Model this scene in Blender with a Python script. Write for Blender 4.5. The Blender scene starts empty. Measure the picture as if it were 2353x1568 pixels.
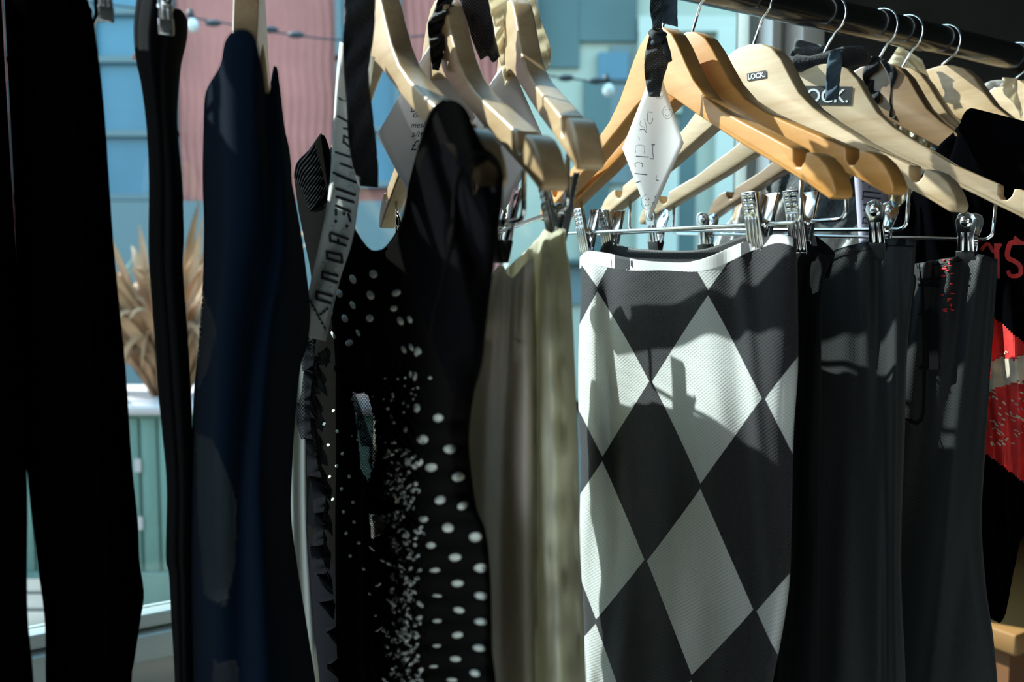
import bpy, bmesh, math, random
import numpy as np
from mathutils import Vector, Matrix, noise
from mathutils.bvhtree import BVHTree
from mathutils.geometry import tessellate_polygon
C = bpy.context.scene.collection
SC = bpy.context.scene
R_ = math.radians
# ------------------------------------------------------------------ camera, sky, sun, exposure
FPX = 1979.34; CX = 1176.5; CY = 784.0; PITCH = R_(4.418); EYE = 1.30
cam_d = bpy.data.cameras.new('camera'); cam = bpy.data.objects.new('camera', cam_d); C.objects.link(cam)
cam.location = (0, 0, EYE); cam.rotation_euler = (math.pi / 2 - PITCH, 0, 0)
cam_d.sensor_width = 36; cam_d.lens = FPX / 2353 * 36; cam_d.clip_start = 0.02; cam_d.clip_end = 200
cam_d.dof.use_dof = True; cam_d.dof.focus_distance = 0.76; cam_d.dof.aperture_fstop = 5.6
SC.camera = cam
PHI = R_(30.708)                                   # direction of the rail, from the camera's right
RR = Vector((math.cos(PHI), math.sin(PHI), 0))     # along the rail, away
NN = Vector((-math.sin(PHI), math.cos(PHI), 0))    # towards the window
RAIL0 = Vector((0.5855, 1.049, EYE + 0.2611)); RAILR = 0.0158

W = bpy.data.worlds.new('sky'); SC.world = W; W.use_nodes = True
wn = W.node_tree.nodes; wl = W.node_tree.links; wn.clear()
wo = wn.new('ShaderNodeOutputWorld'); wb = wn.new('ShaderNodeBackground')
tc = wn.new('ShaderNodeTexCoord'); sx = wn.new('ShaderNodeSeparateXYZ'); cr = wn.new('ShaderNodeValToRGB')
wl.new(tc.outputs['Generated'], sx.inputs[0]); wl.new(sx.outputs['Z'], cr.inputs[0]); wl.new(cr.outputs[0], wb.inputs[0]); wl.new(wb.outputs[0], wo.inputs[0])
cr.color_ramp.elements[0].color = (0.30, 0.38, 0.40, 1); cr.color_ramp.elements[0].position = 0.0
cr.color_ramp.elements[1].color = (0.42, 0.72, 1.0, 1); cr.color_ramp.elements[1].position = 0.6
e = cr.color_ramp.elements.new(0.06); e.color = (0.84, 0.88, 0.89, 1)
wb.inputs[1].default_value = 4.2
sun_d = bpy.data.lights.new('sun', 'SUN'); sun = bpy.data.objects.new('sun', sun_d); C.objects.link(sun)
SUN_AZ = R_(61); SUN_EL = R_(38)
to_sun = ((-RR * math.cos(SUN_AZ) + NN * math.sin(SUN_AZ)) * math.cos(SUN_EL) + Vector((0, 0, math.sin(SUN_EL)))).normalized()
sun.rotation_euler = to_sun.to_track_quat('Z', 'Y').to_euler(); sun.location = (-3, 6, 6)
sun_d.energy = 14.0; sun_d.angle = R_(0.6); sun_d.color = (1.0, 0.96, 0.92)
vs = SC.view_settings; vs.view_transform = 'Standard'; vs.look = 'None'; vs.gamma = 1; vs.use_curve_mapping = False; vs.exposure = 0.0
SC.cycles.max_bounces = 8; SC.cycles.transparent_max_bounces = 24; SC.cycles.use_denoising = True
SC.cycles.caustics_reflective = False; SC.cycles.sample_clamp_indirect = 4

# ------------------------------------------------------------------ geometry helpers
cp, sp_ = math.cos(PITCH), math.sin(PITCH)
def ray(u, v):
    x = (u - CX) / FPX; y = (CY - v) / FPX
    return Vector((x, cp + y * sp_, -sp_ + y * cp))
EYEP = Vector((0, 0, EYE))
def proj(P):
    X, Y, Z = P[0], P[1], P[2] - EYE
    d = Y * cp - Z * sp_; return (CX + FPX * X / d, CY - FPX * (Y * sp_ + Z * cp) / d)
def at_plane(u, v, P, n):
    d = ray(u, v); return EYEP + d * ((P - EYEP).dot(n) / d.dot(n))
def at_depth(u, v, Y):
    d = ray(u, v); return EYEP + d * (Y / d.y)
def rack(s, t, z): return Vector((RAIL0.x, RAIL0.y, 0)) + RR * s + NN * t + Vector((0, 0, z))

def wm(o):
    return o.matrix_basis if o.parent is None else wm(o.parent) @ o.matrix_parent_inverse @ o.matrix_basis
def tag(o, label=None, cat=None, group=None, kind=None):
    if label: o['label'] = label
    if cat: o['category'] = cat
    if group: o['group'] = group
    if kind: o['kind'] = kind
    return o
def empty(name, loc, label=None, cat=None, group=None, mat4=None):
    o = bpy.data.objects.new(name, None); C.objects.link(o); o.empty_display_size = 0.02
    if mat4 is not None: o.matrix_world = mat4
    else: o.location = loc
    bpy.context.view_layer.update(); return tag(o, label, cat, group)
def obj(name, verts, faces, mats, parent=None, smooth=True, uv=None, fm=None, local=False, autos=False):
    """link one mesh; verts in world space unless local"""
    me = bpy.data.meshes.new(name)
    if parent is not None and not local:
        inv = wm(parent).inverted()
        verts = [inv @ Vector(v) for v in verts]
    me.from_pydata([tuple(v) for v in verts], [], faces)
    if not isinstance(mats, (list, tuple)): mats = [mats]
    for m in mats: me.materials.append(m)
    for i, p in enumerate(me.polygons):
        p.use_smooth = smooth
        if fm: p.material_index = fm[i]
    if uv is not None:
        ul = me.uv_layers.new(name='UVMap')
        for l in me.loops: ul.data[l.index].uv = uv[l.vertex_index]
    me.validate(); me.update()
    o = bpy.data.objects.new(name, me); C.objects.link(o)
    if parent is not None: o.parent = parent
    return o
def mtx(origin, x, y, z):
    return Matrix(((x.x, y.x, z.x, origin.x), (x.y, y.y, z.y, origin.y), (x.z, y.z, z.z, origin.z), (0, 0, 0, 1)))
class MB:
    def __init__(s): s.v = []; s.f = []; s.m = []
    def add(s, v, f, m=0):
        b = len(s.v); s.v += [Vector(p) for p in v]; s.f += [tuple(i + b for i in q) for q in f]; s.m += [m] * len(f)
    def box(s, c, d, M=None, m=0):
        x, y, z = [k / 2 for k in d]; c = Vector(c)
        v = [Vector((a, b, e)) for a in (-x, x) for b in (-y, y) for e in (-z, z)]
        v = [(M @ p if M else p) + c for p in v]
        s.add(v, [(0, 1, 3, 2), (4, 6, 7, 5), (0, 4, 5, 1), (2, 3, 7, 6), (0, 2, 6, 4), (1, 5, 7, 3)], m)
    def tube(s, pts, r, n=10, m=0, cap=True):
        pts = [Vector(p) for p in pts]; rr = r if isinstance(r, (list, tuple)) else [r] * len(pts)
        up = None; V = []
        for i, p in enumerate(pts):
            t = (pts[min(i + 1, len(pts) - 1)] - pts[max(i - 1, 0)]).normalized()
            if up is None:
                up = Vector((0, 0, 1)) if abs(t.z) < 0.9 else Vector((1, 0, 0))
            a = t.cross(up); a.normalize(); up = a.cross(t).normalized()
            for k in range(n):
                w = 2 * math.pi * k / n; V.append(p + (a * math.cos(w) + up * math.sin(w)) * rr[i])
        Fc = [(i * n + k, i * n + (k + 1) % n, (i + 1) * n + (k + 1) % n, (i + 1) * n + k) for i in range(len(pts) - 1) for k in range(n)]
        if cap: Fc += [tuple(range(n))[::-1], tuple((len(pts) - 1) * n + k for k in range(n))]
        s.add(V, Fc, m)
    def prism(s, poly, y0, y1, m=0):
        """poly in (x,z), extruded along y"""
        n = len(poly)
        v = [Vector((a, y0, b)) for a, b in poly] + [Vector((a, y1, b)) for a, b in poly]
        s.add(v, [tuple(range(n)), tuple(range(2 * n - 1, n - 1, -1))] + [(i, i + n, (i + 1) % n + n, (i + 1) % n) for i in range(n)], m)
    def ball(s, c, r, m=0, nu=12, nv=8):
        rx, ry, rz = r if isinstance(r, (tuple, list)) else (r, r, r); c = Vector(c); V = []
        for j in range(nv + 1):
            th = math.pi * j / nv
            for k in range(nu):
                w = 2 * math.pi * k / nu; V.append(c + Vector((rx * math.sin(th) * math.cos(w), ry * math.sin(th) * math.sin(w), rz * math.cos(th))))
        s.add(V, [(j * nu + k, (j + 1) * nu + k, (j + 1) * nu + (k + 1) % nu, j * nu + (k + 1) % nu) for j in range(nv) for k in range(nu)], m)
    def build(s, name, mats, parent=None, smooth=False, local=False):
        return obj(name, s.v, s.f, mats, parent, smooth, None, s.m, local)
def bevel(o, w=0.002, seg=2, ang=35):
    b = o.modifiers.new('bevel', 'BEVEL'); b.width = w; b.segments = seg; b.limit_method = 'ANGLE'; b.angle_limit = R_(ang); b.harden_normals = False
    for p in o.data.polygons: p.use_smooth = True
    return o
def smooth_line(pts, n):
    """resample a polyline by arc length with light Catmull-Rom rounding"""
    P = [Vector((p[0], p[1])) for p in pts]
    if len(P) == 2: return [P[0].lerp(P[1], i / (n - 1)) for i in range(n)]
    dense = []
    for i in range(len(P) - 1):
        p0 = P[max(i - 1, 0)]; p1 = P[i]; p2 = P[i + 1]; p3 = P[min(i + 2, len(P) - 1)]
        for k in range(12):
            t = k / 12; dense.append(0.5 * ((2 * p1) + (p2 - p0) * t + (2 * p0 - 5 * p1 + 4 * p2 - p3) * t * t + (3 * p1 - p0 - 3 * p2 + p3) * t ** 3))
    dense.append(P[-1])
    L = [0]
    for a, b in zip(dense, dense[1:]): L.append(L[-1] + (b - a).length)
    out = []; j = 0
    for i in range(n):
        d = L[-1] * i / (n - 1)
        while j < len(L) - 2 and L[j + 1] < d: j += 1
        w = (d - L[j]) / max(L[j + 1] - L[j], 1e-9); out.append(dense[j].lerp(dense[j + 1], min(max(w, 0), 1)))
    return out
def inpoly(x, y, poly):
    c = False; n = len(poly)
    for i in range(n):
        x0, y0 = poly[i]; x1, y1 = poly[i - 1]
        if (y0 > y) != (y1 > y) and x < (x1 - x0) * (y - y0) / (y1 - y0) + x0: c = not c
    return c
def patch(top, left, right, nc, nr, bottom=None):
    T = smooth_line(top, nc); L = smooth_line(left, nr); Rt = smooth_line(right, nr)
    B = smooth_line(bottom, nc) if bottom else [L[-1].lerp(Rt[-1], i / (nc - 1)) for i in range(nc)]
    G = []
    for j in range(nr):
        v = j / (nr - 1); row = []
        for i in range(nc):
            c = i / (nc - 1)
            row.append((1 - v) * T[i] + v * B[i] + (1 - c) * L[j] + c * Rt[j] - ((1 - c) * (1 - v) * T[0] + c * (1 - v) * T[-1] + (1 - c) * v * B[0] + c * v * B[-1]))
        G.append(row)
    return G
BV = {}
def cloth(name, P, n, top, left, right, mats, parent=None, nc=60, nr=90, bottom=None, front=0.012, back=0.010,
          fold=None, holes=(), regions=(), uvf=None, one=False, solid=0.0008, wp=2, pinch=()):
    """a hung textile: front and back sheets that meet at the sides, hung about the vertical plane (P, n)"""
    G = patch(top, left, right, nc, nr, bottom)
    V = []; UV = []; Fc = []; FM = []
    sides = (1,) if one else (1, -1)
    for sd in sides:
        for j in range(nr):
            for i in range(nc):
                c = i / (nc - 1); v = j / (nr - 1); w = math.sqrt(max(0, 1 - abs(2 * c - 1) ** wp))
                g = G[j][i]
                q = (front if sd > 0 else -back) * w
                if one: q = front * w
                if fold: q += fold(c, v, sd, g.x, g.y) * min(1, w * 2.2)
                for xc, wd in pinch: q *= 1 - 0.9 * math.exp(-((g.x - xc) / wd) ** 2) * math.exp(-v * 16)
                p = at_plane(g.x, g.y, P + n * q, n); V.append(p)
                UV.append(uvf(g.x, g.y, sd) if uvf else (g.x / 1000, g.y / 1000))
    N = nc * nr
    for k, sd in enumerate(sides):
        for j in range(nr - 1):
            for i in range(nc - 1):
                m = 0; a = (G[j][i] + G[j + 1][i + 1]) / 2; skip = False
                for hsd, poly in holes:
                    if (hsd == 0 or hsd == sd) and inpoly(a.x, a.y, poly): skip = True
                if skip: continue
                for rsd, poly, mi in regions:
                    if (rsd == 0 or rsd == sd) and inpoly(a.x, a.y, poly): m = mi
                b = k * N; q = (b + j * nc + i, b + (j + 1) * nc + i, b + (j + 1) * nc + i + 1, b + j * nc + i + 1)
                Fc.append(q if sd > 0 else q[::-1]); FM.append(m)
    o = obj(name, V, Fc, mats, parent, True, UV, FM)
    bm = bmesh.new(); bm.from_mesh(o.data)
    bmesh.ops.remove_doubles(bm, verts=bm.verts, dist=0.00005); bm.to_mesh(o.data); bm.free()
    BV[o.name] = BVHTree.FromPolygons([tuple(v) for v in V], Fc)
    if solid:
        s = o.modifiers.new('solid', 'SOLIDIFY'); s.thickness = solid; s.offset = 0
    return o
def surf(o, off=0.0006, P=None, n=None):
    bv = BV[o.name]
    def f(u, v):
        d = ray(u, v).normalized(); h = bv.ray_cast(EYEP, d)
        if h[0] is None: return at_plane(u, v, P, n) if P is not None else None
        return h[0] - d * off
    return f
def plane_f(P, n, off=0.0): return lambda u, v: at_plane(u, v, P + n * off, n)
def stroke(mb, pts, w, sf, m=0, n=None):
    """a drawn line: flat ribbon following px points, w px wide"""
    L = smooth_line(pts, n or max(3, len(pts) * 4)) if len(pts) > 2 else [Vector(pts[0]).lerp(Vector(pts[1]), i / 8) for i in range(9)]
    V = []; Fc = []
    for i, p in enumerate(L):
        t = (L[min(i + 1, len(L) - 1)] - L[max(i - 1, 0)]).normalized(); nn = Vector((-t.y, t.x))
        ww = w(i / (len(L) - 1)) if callable(w) else w
        a = sf(p.x + nn.x * ww / 2, p.y + nn.y * ww / 2); b = sf(p.x - nn.x * ww / 2, p.y - nn.y * ww / 2)
        if a is None or b is None: return
        V += [a, b]
    for i in range(len(L) - 1): Fc.append((2 * i, 2 * i + 1, 2 * i + 3, 2 * i + 2))
    mb.add(V, Fc, m)
def blob(mb, x, y, rx, ry, sf, rot=0, m=0, n=14, sq=1.0):
    V = []
    for k in range(n):
        w = 2 * math.pi * k / n; a = rx * math.copysign(abs(math.cos(w)) ** sq, math.cos(w)); b = ry * math.copysign(abs(math.sin(w)) ** sq, math.sin(w))
        p = sf(x + a * math.cos(rot) - b * math.sin(rot), y + a * math.sin(rot) + b * math.cos(rot))
        if p is None: return
        V.append(p)
    c = sf(x, y)
    if c is None: return
    mb.add(V + [c], [(k, (k + 1) % n, n) for k in range(n)], m)
def pxpoly(mb, poly, sf, m=0):
    tri = tessellate_polygon([[Vector((a, b, 0)) for a, b in poly]])
    V = [sf(a, b) for a, b in poly]
    if any(v is None for v in V): return
    mb.add(V, [tuple(t) for t in tri], m)
def fillpx(mb, poly, sf, cell=9, m=0):
    """fill a px polygon with small cells so that a print follows the folds of its cloth"""
    x0 = min(p[0] for p in poly); x1 = max(p[0] for p in poly); y0 = min(p[1] for p in poly); y1 = max(p[1] for p in poly); idx = {}; V = []; Fc = []
    def vid(i, j):
        if (i, j) not in idx:
            p = sf(x0 + i * cell, y0 + j * cell)
            if p is None: return None
            idx[(i, j)] = len(V); V.append(p)
        return idx[(i, j)]
    for j in range(int((y1 - y0) / cell) + 1):
        for i in range(int((x1 - x0) / cell) + 1):
            if inpoly(x0 + (i + .5) * cell, y0 + (j + .5) * cell, poly):
                q = [vid(i, j), vid(i, j + 1), vid(i + 1, j + 1), vid(i + 1, j)]
                if None not in q: Fc.append(tuple(q))
    mb.add(V, Fc, m)
def text_mesh(s, bold=0.0, shear=0.0):
    cu = bpy.data.curves.new('txt', 'FONT'); cu.body = s; cu.offset = bold; cu.shear = shear; cu.resolution_u = 4
    o = bpy.data.objects.new('txt', cu); C.objects.link(o); bpy.context.view_layer.update()
    me = bpy.data.meshes.new_from_object(o.evaluated_get(bpy.context.evaluated_depsgraph_get()))
    v = [tuple(p.co[:2]) for p in me.vertices]; f = [tuple(p.vertices) for p in me.polygons]
    bpy.data.objects.remove(o); bpy.data.curves.remove(cu); bpy.data.meshes.remove(me)
    return v, f
def text_px(mb, s, quad, sf, bold=0.0, shear=0.0, m=0):
    """text filling the px quad tl, tr, br, bl"""
    v, f = text_mesh(s, bold, shear)
    x0 = min(p[0] for p in v); x1 = max(p[0] for p in v); y0 = min(p[1] for p in v); y1 = max(p[1] for p in v)
    tl, tr, br, bl = [Vector(q) for q in quad]; V = []
    for a, b in v:
        u = (a - x0) / (x1 - x0); w = (y1 - b) / (y1 - y0)
        p = tl.lerp(tr, u).lerp(bl.lerp(br, u), w); q = sf(p.x, p.y)
        if q is None: return
        V.append(q)
    mb.add(V, f, m)

def merge(o, mb, mat):
    """add a printed pattern to the mesh of its cloth"""
    me = o.data; k = len(me.materials); me.materials.append(mat); inv = wm(o).inverted()
    bm = bmesh.new(); bm.from_mesh(me)
    vs_ = [bm.verts.new(inv @ v) for v in mb.v]
    for q in mb.f:
        try: fc = bm.faces.new([vs_[i] for i in q]); fc.material_index = k; fc.smooth = True
        except ValueError: pass
    bm.to_mesh(me); bm.free()

# ------------------------------------------------------------------ materials
def nm(name):
    m = bpy.data.materials.new(name); m.use_nodes = True; nt = m.node_tree; nt.nodes.clear()
    o = nt.nodes.new('ShaderNodeOutputMaterial'); return m, nt, nt.nodes, nt.links, o
def princ(name, col, rough=0.6, metal=0.0, bump=0.0, bscale=60.0, var=0.0, spec=0.5, sheen=0.0, coat=0.0, coord='Object', stretch=(1, 1, 1), vscale=None):
    m, nt, N, L, o = nm(name); b = N.new('ShaderNodeBsdfPrincipled'); L.new(b.outputs[0], o.inputs[0])
    b.inputs['Base Color'].default_value = (*col, 1); b.inputs['Roughness'].default_value = rough; b.inputs['Metallic'].default_value = metal
    b.inputs['Specular IOR Level'].default_value = spec; b.inputs['Sheen Weight'].default_value = sheen; b.inputs['Coat Weight'].default_value = coat
    if bump or var:
        t = N.new('ShaderNodeTexCoord'); mp = N.new('ShaderNodeMapping'); mp.inputs['Scale'].default_value = stretch
        L.new(t.outputs[coord], mp.inputs[0]); nz = N.new('ShaderNodeTexNoise'); nz.inputs['Scale'].default_value = bscale; nz.inputs['Detail'].default_value = 5
        L.new(mp.outputs[0], nz.inputs[0])
        if bump:
            bp = N.new('ShaderNodeBump'); bp.inputs['Strength'].default_value = bump; bp.inputs['Distance'].default_value = 0.002
            L.new(nz.outputs[0], bp.inputs['Height']); L.new(bp.outputs[0], b.inputs['Normal'])
        if var:
            n2 = N.new('ShaderNodeTexNoise'); n2.inputs['Scale'].default_value = vscale or bscale / 3; n2.inputs['Detail'].default_value = 3; L.new(mp.outputs[0], n2.inputs[0])
            r = N.new('ShaderNodeValToRGB'); r.color_ramp.elements[0].position = 0.3; r.color_ramp.elements[1].position = 0.7
            r.color_ramp.elements[0].color = (*[c * (1 - var) for c in col], 1); r.color_ramp.elements[1].color = (*[min(1, c * (1 + var)) for c in col], 1)
            L.new(n2.outputs[0], r.inputs[0]); L.new(r.outputs[0], b.inputs['Base Color'])
    return m
def wood(name, c1, c2, rough=0.38, coat=0.25, knots=False):
    m, nt, N, L, o = nm(name); b = N.new('ShaderNodeBsdfPrincipled'); L.new(b.outputs[0], o.inputs[0])
    t = N.new('ShaderNodeTexCoord'); mp = N.new('ShaderNodeMapping'); mp.inputs['Scale'].default_value = (5, 30, 40); mp.inputs['Rotation'].default_value = (0, R_(30), 0)
    L.new(t.outputs['Object'], mp.inputs[0])
    nz = N.new('ShaderNodeTexNoise'); nz.inputs['Scale'].default_value = 2.2; nz.inputs['Detail'].default_value = 7; nz.inputs['Roughness'].default_value = 0.65; L.new(mp.outputs[0], nz.inputs[0])
    r = N.new('ShaderNodeValToRGB'); r.color_ramp.elements[0].position = 0.3; r.color_ramp.elements[1].position = 0.72
    r.color_ramp.elements[0].color = (*c2, 1); r.color_ramp.elements[1].color = (*c1, 1); L.new(nz.outputs[0], r.inputs[0]); L.new(r.outputs[0], b.inputs['Base Color'])
    b.inputs['Roughness'].default_value = rough; b.inputs['Coat Weight'].default_value = coat; b.inputs['Coat Roughness'].default_value = 0.2
    bp = N.new('ShaderNodeBump'); bp.inputs['Strength'].default_value = 0.08; bp.inputs['Distance'].default_value = 0.001; L.new(nz.outputs[0], bp.inputs['Height']); L.new(bp.outputs[0], b.inputs['Normal'])
    return m
def fabric(name, col, sheer=0.0, trans=0.0, weave=0.0, rough=0.85, sheen=0.0, spec=0.2, var=0.0, wsc=1000 / 5.0, bump=0.25, gloss=0.0):
    """woven cloth. sheer: share of light that passes between the threads; trans: share that glows through; weave: contrast of the visible net"""
    m, nt, N, L, o = nm(name); b = N.new('ShaderNodeBsdfPrincipled'); b.inputs['Base Color'].default_value = (*col, 1); b.inputs['Roughness'].default_value = rough
    b.inputs['Sheen Weight'].default_value = sheen; b.inputs['Specular IOR Level'].default_value = spec
    sh = b.outputs[0]
    t = N.new('ShaderNodeTexCoord')
    w1 = N.new('ShaderNodeTexWave'); w2 = N.new('ShaderNodeTexWave')
    for w, a in ((w1, 35), (w2, -35)):
        mp = N.new('ShaderNodeMapping'); mp.inputs['Rotation'].default_value = (0, 0, R_(a)); L.new(t.outputs['UV'], mp.inputs[0]); L.new(mp.outputs[0], w.inputs[0])
        w.inputs['Scale'].default_value = wsc * 0.314; w.inputs['Distortion'].default_value = 0.6; w.bands_direction = 'X'
    mu = N.new('ShaderNodeMath'); mu.operation = 'MULTIPLY'; L.new(w1.outputs['Fac'], mu.inputs[0]); L.new(w2.outputs['Fac'], mu.inputs[1])
    bp = N.new('ShaderNodeBump'); bp.inputs['Strength'].default_value = bump; bp.inputs['Distance'].default_value = 0.0006; L.new(mu.outputs[0], bp.inputs['Height']); L.new(bp.outputs[0], b.inputs['Normal'])
    if var:
        nz = N.new('ShaderNodeTexNoise'); nz.inputs['Scale'].default_value = 9; nz.inputs['Detail'].default_value = 8; mp = N.new('ShaderNodeMapping'); mp.inputs['Scale'].default_value = (6, 1.2, 1)
        L.new(t.outputs['UV'], mp.inputs[0]); L.new(mp.outputs[0], nz.inputs[0]); r = N.new('ShaderNodeValToRGB')
        r.color_ramp.elements[0].position = 0.3; r.color_ramp.elements[1].position = 0.7
        r.color_ramp.elements[0].color = (*[c * (1 - var) for c in col], 1); r.color_ramp.elements[1].color = (*[min(1, c * (1 + var)) for c in col], 1)
        L.new(nz.outputs[0], r.inputs[0]); L.new(r.outputs[0], b.inputs['Base Color'])
    if trans:
        tl = N.new('ShaderNodeBsdfTranslucent'); tl.inputs[0].default_value = (*col, 1); mx = N.new('ShaderNodeMixShader'); mx.inputs[0].default_value = trans
        L.new(sh, mx.inputs[1]); L.new(tl.outputs[0], mx.inputs[2]); sh = mx.outputs[0]
    if sheer:
        tp = N.new('ShaderNodeBsdfTransparent'); mx = N.new('ShaderNodeMixShader'); L.new(sh, mx.inputs[1]); L.new(tp.outputs[0], mx.inputs[2])
        mr = N.new('ShaderNodeMapRange'); mr.inputs['To Min'].default_value = max(0, sheer - weave); mr.inputs['To Max'].default_value = min(1, sheer + weave * 2.2)
        L.new(mu.outputs[0], mr.inputs[0]); L.new(mr.outputs[0], mx.inputs[0]); sh = mx.outputs[0]
    L.new(sh, o.inputs[0]); return m
M = {}
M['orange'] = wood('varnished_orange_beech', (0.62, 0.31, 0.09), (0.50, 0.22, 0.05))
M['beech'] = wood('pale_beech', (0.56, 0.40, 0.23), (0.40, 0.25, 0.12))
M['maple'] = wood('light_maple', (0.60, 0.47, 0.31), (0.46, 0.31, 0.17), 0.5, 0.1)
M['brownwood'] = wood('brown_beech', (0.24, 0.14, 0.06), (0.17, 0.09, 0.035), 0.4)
M['chrome'] = princ('chrome', (0.78, 0.80, 0.82), 0.12, 1.0)
M['rubber'] = princ('black_rubber', (0.012, 0.012, 0.013), 0.45)
M['rail'] = princ('black_painted_steel', (0.010, 0.010, 0.011), 0.22, 0.0, 0.06, 90, spec=0.6, coat=0.4)
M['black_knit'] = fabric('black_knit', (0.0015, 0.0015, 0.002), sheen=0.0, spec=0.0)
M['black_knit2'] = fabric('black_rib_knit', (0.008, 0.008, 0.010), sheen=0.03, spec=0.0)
M['navy'] = fabric('navy_cotton', (0.0022, 0.006, 0.013), sheen=0.02, spec=0.0)
M['navy_mesh'] = fabric('navy_net', (0.008, 0.012, 0.018), sheer=0.38, weave=0.25, wsc=1000 / 7)
M['sheer_black'] = fabric('black_power_mesh', (0.005, 0.005, 0.006), sheer=0.20, weave=0.08, spec=0.0, rough=1.0)
M['lace'] = fabric('black_lace', (0.008, 0.008, 0.010), sheer=0.12, weave=0.10, spec=0.0, rough=1.0)
M['polka_base'] = fabric('black_crepe', (0.007, 0.0065, 0.006), rough=1.0, spec=0.0)
M['dot'] = princ('cream_dot_print', (0.62, 0.64, 0.56), 0.8)
M['white_net'] = fabric('white_net', (0.72, 0.72, 0.74), sheer=0.16, trans=0.45, weave=0.1)
M['cream'] = fabric('cream_crinkle_cotton', (0.90, 0.88, 0.77), trans=0.75, var=0.10, bump=0.5)
M['cream2'] = fabric('pale_cream_cotton', (0.93, 0.89, 0.84), trans=0.8, var=0.08, bump=0.4)
M['net_dark'] = fabric('black_net', (0.010, 0.010, 0.012), sheer=0.30, weave=0.12)
M['pale'] = fabric('pale_slip', (0.62, 0.64, 0.58), trans=0.3)
M['satin'] = fabric('black_satin_jersey', (0.015, 0.016, 0.0175), rough=0.55, spec=0.15, sheen=0.08)
M['dark_jersey'] = fabric('dark_jersey', (0.006, 0.0065, 0.0075), rough=0.8, spec=0.05, sheen=0.02)
M['felt'] = princ('grey_felt', (0.045, 0.055, 0.062), 0.95, bump=0.9, bscale=300, var=0.5, vscale=120, sheen=0.5)
M['whitetee'] = fabric('white_jersey', (0.84, 0.83, 0.82), trans=0.6)
M['velvet'] = princ('black_velvet', (0.006, 0.006, 0.010), 0.9, bump=0.8, bscale=400, var=0.5, sheen=0.15)
M['chiffon'] = fabric('black_chiffon', (0.020, 0.026, 0.032), sheer=0.10, weave=0.06, spec=0.4)
M['bluegrey'] = fabric('slate_chiffon', (0.07, 0.11, 0.15), sheer=0.05, trans=0.2)
M['creamrib'] = fabric('cream_chiffon', (0.80, 0.72, 0.55), sheer=0.15, trans=0.45)
M['paper'] = fabric('paper_tag', (0.80, 0.81, 0.80), trans=0.35, bump=0.0)
M['card'] = fabric('card_stock', (0.72, 0.70, 0.72), trans=0.3, bump=0.0)
M['whitecard'] = fabric('white_card', (0.95, 0.95, 0.96), trans=0.8, bump=0.0)
M['ink'] = princ('black_ink', (0.03, 0.03, 0.035), 0.7)
M['pencil'] = princ('pencil', (0.22, 0.27, 0.36), 0.8)
M['stickerblack'] = princ('black_sticker', (0.012, 0.013, 0.015), 0.5)
M['stickerwhite'] = princ('white_print', (0.75, 0.78, 0.82), 0.5)
M['red'] = princ('red_print', (0.50, 0.015, 0.012), 0.7, bump=0.2, bscale=200, var=0.3)
M['creamprint'] = princ('cracked_cream_print', (0.42, 0.36, 0.28), 0.8, var=0.35, bscale=120)
M['bluebadge'] = princ('pale_blue_badge', (0.45, 0.62, 0.85), 0.5)

# ------------------------------------------------------------------ hangers
HANG = {}   # s, yaw offset, roll, drop
HDEF = {'G1': (-0.794, -6.2, -0.8, 0.037), 'G2': (-0.7405, -10.3, -0.1, 0.040), 'G3': (-0.677, -19.8, 0.9, 0.030),
        'A': (-0.526, -5.0, -1.2, 0.030), 'B': (-0.491, 0.4, -0.1, 0.029), 'C': (-0.414, 2.4, -2.2, 0.030),
        'D': (-0.316, 13.9, -2.8, 0.036), 'E': (-0.232, 5.4, -2.7, 0.025), 'F': (-0.189, 6.0, -2.0, 0.024), 'H': (-0.119, 4.0, 0.0, 0.014), 'K': (0.026, 0, 0, 0.014)}
def hframe(k):
    s, dy, roll, drop = HDEF[k]; dy = R_(dy); roll = R_(roll)
    B = RAIL0 + RR * s - Vector((0, 0, RAILR + drop)); yaw = PHI + dy
    h = Vector((math.sin(yaw), -math.cos(yaw), 0)); z = Vector((0, 0, 1))
    hx = h * math.cos(roll) + z * math.sin(roll); zz = z * math.cos(roll) - h * math.sin(roll)
    return B, hx, zz, drop
def hplane(k, off=0.0):
    """vertical plane of a hanger: point, normal facing the camera side of the rack"""
    B, hx, zz, d = hframe(k); n = hx.cross(zz)
    if n.dot(EYEP - B) < 0: n = -n
    n = Vector((n.x, n.y, 0)).normalized(); return B + n * off, n
RIGHT = [(0.012, -0.001), (0.024, -0.009), (0.034, -0.021), (0.044, -0.036), (0.056, -0.053), (0.073, -0.070), (0.095, -0.084), (0.118, -0.0955), (0.136, -0.104), (0.158, -0.1145), (0.1745, -0.1225),
         (0.175, -0.131), (0.178, -0.1355), (0.182, -0.136), (0.1855, -0.132), (0.1865, -0.1262), (0.190, -0.1265), (0.198, -0.130), (0.206, -0.137), (0.212, -0.146), (0.2155, -0.1545), (0.2145, -0.159), (0.210, -0.160),
         (0.191, -0.149), (0.156, -0.131), (0.117, -0.112), (0.080, -0.092), (0.051, -0.076), (0.030, -0.064), (0.014, -0.0565), (0.006, -0.0545)]
WIDE = [(0.014, 0.000), (0.028, -0.006), (0.040, -0.018), (0.051, -0.035), (0.062, -0.051), (0.078, -0.066), (0.098, -0.080), (0.118, -0.092)] + RIGHT[8:24] + [(0.156, -0.131), (0.100, -0.103), (0.050, -0.075), (0.020, -0.058), (0.006, -0.052)]
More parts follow.
